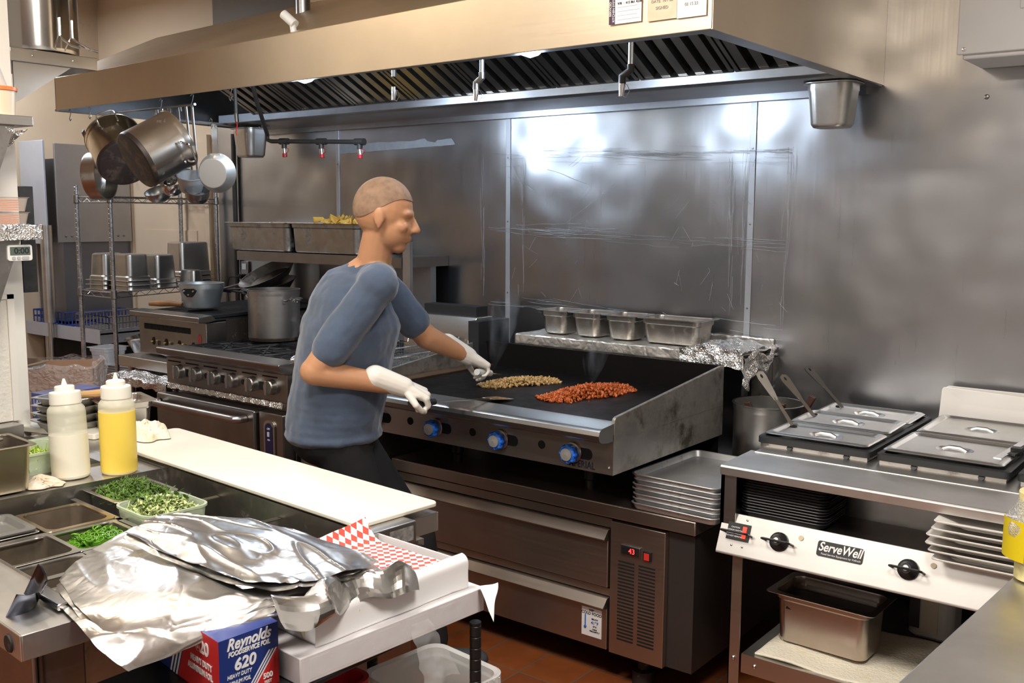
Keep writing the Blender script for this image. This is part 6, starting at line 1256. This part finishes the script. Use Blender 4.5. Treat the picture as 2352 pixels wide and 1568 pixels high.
# close-cropped hair
def hairf(u, v):
    a = (u-.5)*2*PI; t_ = v*1.0
    lim = .50+.16*math.cos(a)*-1+.03*math.cos(3*a)   # lower at the back
    ph = t_*lim*PI; r = Vector((.0995*math.sin(ph)*math.cos(a), .0785*math.sin(ph)*math.sin(a), .1015*math.cos(ph)))
    return tuple(TH @ (Vector((-.012, 0, .025))+r))
MB().grid(hairf, 60, 26).obj('cropped_hair', mat('grey_brown_stubble', (.25, .155, .10), 0, .8, bump=.001, bscale=300, var=.2, vscale=40), cook, ang=180)
# shirt: torso and half sleeves
m = MB(); ell(m, ch+Vector((0, 0, -.01)), (.152, .205, .215), rot=Rz(math.atan2(F.y, F.x))); 
for k in range(14):
    q = pel.lerp(ch, k/13); ell(m, q, (.166, .192, .11), rot=Rz(math.atan2(F.y, F.x)))
ell(m, pel-Vector((0, 0, .03)), (.170, .198, .045), rot=Rz(math.atan2(F.y, F.x)))
capsule(m, sR, sL, .070, .070); capsule(m, ch+Vector((0, 0, .10)), nk-Vector((0, 0, .035)), .115, .078)
for s_, e_ in ((sR, eR), (sL, eL)): capsule(m, s_, s_.lerp(e_, .74), .064, .061)
sh = fuse(m, 'tshirt', m_shirt, cook, .007, 3)
dd = bpy.data.textures.new('folds', 'CLOUDS'); dd.noise_scale = .09; md = sh.modifiers.new('folds', 'DISPLACE'); md.texture = dd; md.strength = .014; md.texture_coords = 'LOCAL'
MB().tube([tuple(nk+Vector((0, 0, .012))+(F*math.cos(a)+Lf_*math.sin(a))*.066+Vector((0, 0, -.016*math.cos(a)))) for a in [k*PI/12 for k in range(24)]], .0055, 8, True).obj('collar', mat('pale_collar', (.30, .33, .40), 0, .9), sh)
# trousers and shoes
m = MB(); ell(m, pel-Vector((0, 0, .05)), (.145, .178, .10), rot=Rz(math.atan2(F.y, F.x)))
for h_, k_, a_ in ((hR, kR, aR), (hL, kL, aL)): capsule(m, h_, k_, .100, .075); capsule(m, k_, a_+Vector((0, 0, .03)), .075, .062)
fuse(m, 'trousers', m_trou, cook, .008, 3)
for a_, fd in ((aR, F), (aL, Vector((.80, .60, 0)))):
    m = MB(); h0 = Vector((a_.x, a_.y, .045)); ell(m, h0+Vector((0, 0, .02)), (.05, .045, .06)); capsule(m, h0-fd*.03, h0+fd*.14, .042, .038); ell(m, h0+fd*.15, (.06, .05, .035), rot=Rz(math.atan2(fd.y, fd.x)))
    s_ = fuse(m, 'shoe', mat('grey_work_shoe', (.05, .055, .065), 0, .6), cook, .006, 2)
    m = MB(); m.loft([rr(.125, .045, .04, z, 6) for z in (0.0, .018)], T=Tr(h0.x+fd.x*.06, h0.y+fd.y*.06, .001) @ Rz(math.atan2(fd.y, fd.x))); m.obj('sole', m_black, s_)
# gloved hands: palm, four fingers, thumb
def hand(w_, fwd, palm, side, curl, name='glove'):
    """w_ wrist, fwd fingers direction, palm = palm-normal (towards held thing), side=+1 thumb toward fwd x palm"""
    X = Vector(fwd).normalized(); Z = Vector(palm).normalized(); Z = (Z-X*Z.dot(X)).normalized(); Y = Z.cross(X)*side; m = MB(); w_ = Vector(w_)
    P = lambda x, y, z: w_+X*x+Y*y+Z*z
    capsule(m, P(-.10, 0, 0), P(.0, 0, 0), .040, .034); ell(m, (0, 0, 0), (1, 1, 1), Matrix(((X.x*.046, Y.x*.040, Z.x*.016, P(.045, 0, 0).x), (X.y*.046, Y.y*.040, Z.y*.016, P(.045, 0, 0).y), (X.z*.046, Y.z*.040, Z.z*.016, P(.045, 0, 0).z), (0, 0, 0, 1))))
    capsule(m, P(0, -.008, 0), P(.075, -.028, 0), .026, .013); capsule(m, P(0, .008, 0), P(.078, .026, 0), .026, .013); capsule(m, P(0, 0, 0), P(.08, 0, 0), .026, .015)
    for k, (y, L_) in enumerate(((.031, .070), (.011, .080), (-.010, .074), (-.030, .060))):
        a = 0; p = P(.078-.003*abs(k-1), y, 0); r = .0098-.0006*k
        for j, seg in enumerate((.42, .33, .25)):
            a += curl*(.9, 1.25, .8)[j]; q = p+(X*math.cos(a)+Z*math.sin(a))*L_*seg; capsule(m, p, q, r, r-.001, 10); p = q; r -= .001
    p = P(.018, .030, .006); q = P(.048, .060, .020); capsule(m, p, q, .0135, .0115, 10); q2 = P(.075, .052, .036); capsule(m, q, q2, .0112, .0098, 10); q3 = P(.090, .036, .042); capsule(m, q2, q3, .0095, .0088, 10)
    return fuse(m, name, m_glove, cook, .0032, 2), P
dR = (wR-eR).normalized(); gR, PR = hand(wR+dR*.012, dR+Vector((.1, .15, -.25)), (-.3, .1, -1), 1, .95)
dL = (wL-eL).normalized(); gL, PL = hand(wL+dL*.012, dL+Vector((.35, .3, -.35)), (.2, .2, -1), -1, .85)
# spatula and scraper held in the gloved hands
cR = PR(.085, 0, .026); cL = PL(.085, 0, .026)
t = thing('griddle_spatula', 'long steel griddle spatula held in the right gloved hand', 'spatula', tuple(cR)); tip = Vector((-2.21, -.98, 1.000)); d_ = (tip-cR).normalized()
MB().tube([cR-d_*.07, cR-d_*.03, cR+d_*.05], [.011, .013, .011], 12).obj('handle', m_black, t); MB().bar(cR+d_*.05, tip-d_*.09, .012, .004).obj('stem', m_chrome, t)
side = Vector((d_.y, -d_.x, 0)).normalized(); b0 = tip-d_*.10; m = MB(); m.add([tuple(b0-side*.032), tuple(b0+side*.032), tuple(tip+side*.04), tuple(tip-side*.04)], [(0, 1, 2, 3)]); m.obj('blade', m_chrome, t, solid=.0015)
t = thing('griddle_scraper', 'white-handled griddle scraper held in the left gloved hand', 'scraper', tuple(cL)); tip = Vector((-2.47, -.55, 1.000)); d_ = (tip-cL).normalized()
MB().tube([cL-d_*.06, cL, cL+d_*.07], [.012, .014, .012], 12).obj('handle', m_white, t); MB().bar(cL+d_*.07, tip-d_*.07, .014, .004).obj('stem', m_chrome, t)
side = Vector((d_.y, -d_.x, 0)).normalized(); b0 = tip-d_*.09; m = MB(); m.add([tuple(b0-side*.04), tuple(b0+side*.04), tuple(tip+side*.055), tuple(tip-side*.055)], [(0, 1, 2, 3)]); m.obj('blade', m_chrome, t, solid=.0015)

# ============================================================ STEAM WISPS
def steam(label, base, h, r, drift, dens):
    m = MB(); n = 16; rings = []
    for k in range(n+1):
        t_ = k/n; c = Vector(base)+Vector((drift[0]*t_**1.4, drift[1]*t_, h*t_)); R = r*(.35+.9*t_)*max(.05, math.sin(min(1, .06+t_*.97)*PI))**.5
        rings.append([(c.x+R*math.cos(2*PI*i/14), c.y+R*math.sin(2*PI*i/14), c.z) for i in range(14)])
    m.loft(rings); v = bpy.data.materials.new('steam'); v.use_nodes = True; N = v.node_tree.nodes; L = v.node_tree.links; N.remove(N['Principled BSDF'])
    pv = N.new('ShaderNodeVolumePrincipled'); pv.inputs['Color'].default_value = (.9, .93, 1, 1); tc = N.new('ShaderNodeTexCoord'); mp = N.new('ShaderNodeMapping'); mp.inputs['Scale'].default_value = (13, 13, 4)
    no = N.new('ShaderNodeTexNoise'); no.inputs['Scale'].default_value = 1; no.inputs['Detail'].default_value = 4; no.inputs['Distortion'].default_value = 1.2
    rp = N.new('ShaderNodeMapRange'); rp.inputs['From Min'].default_value = .46; rp.inputs['From Max'].default_value = .72; rp.inputs['To Max'].default_value = dens
    L.new(tc.outputs['Object'], mp.inputs[0]); L.new(mp.outputs[0], no.inputs['Vector']); L.new(no.outputs[0], rp.inputs[0]); L.new(rp.outputs[0], pv.inputs['Density']); L.new(pv.outputs[0], N['Material Output'].inputs['Volume'])
    tag(m.obj('steam_wisp', v, None, tuple(base)), label, 'steam', kind='stuff')
steam('thin steam rising from the orange-red meat', (-2.05, -.66, 1.02), .20, .06, (.03, .02), 7)
steam('steam rising behind the left glove beside the griddle', (-2.58, -.60, 1.02), .34, .08, (.06, .05), 6)
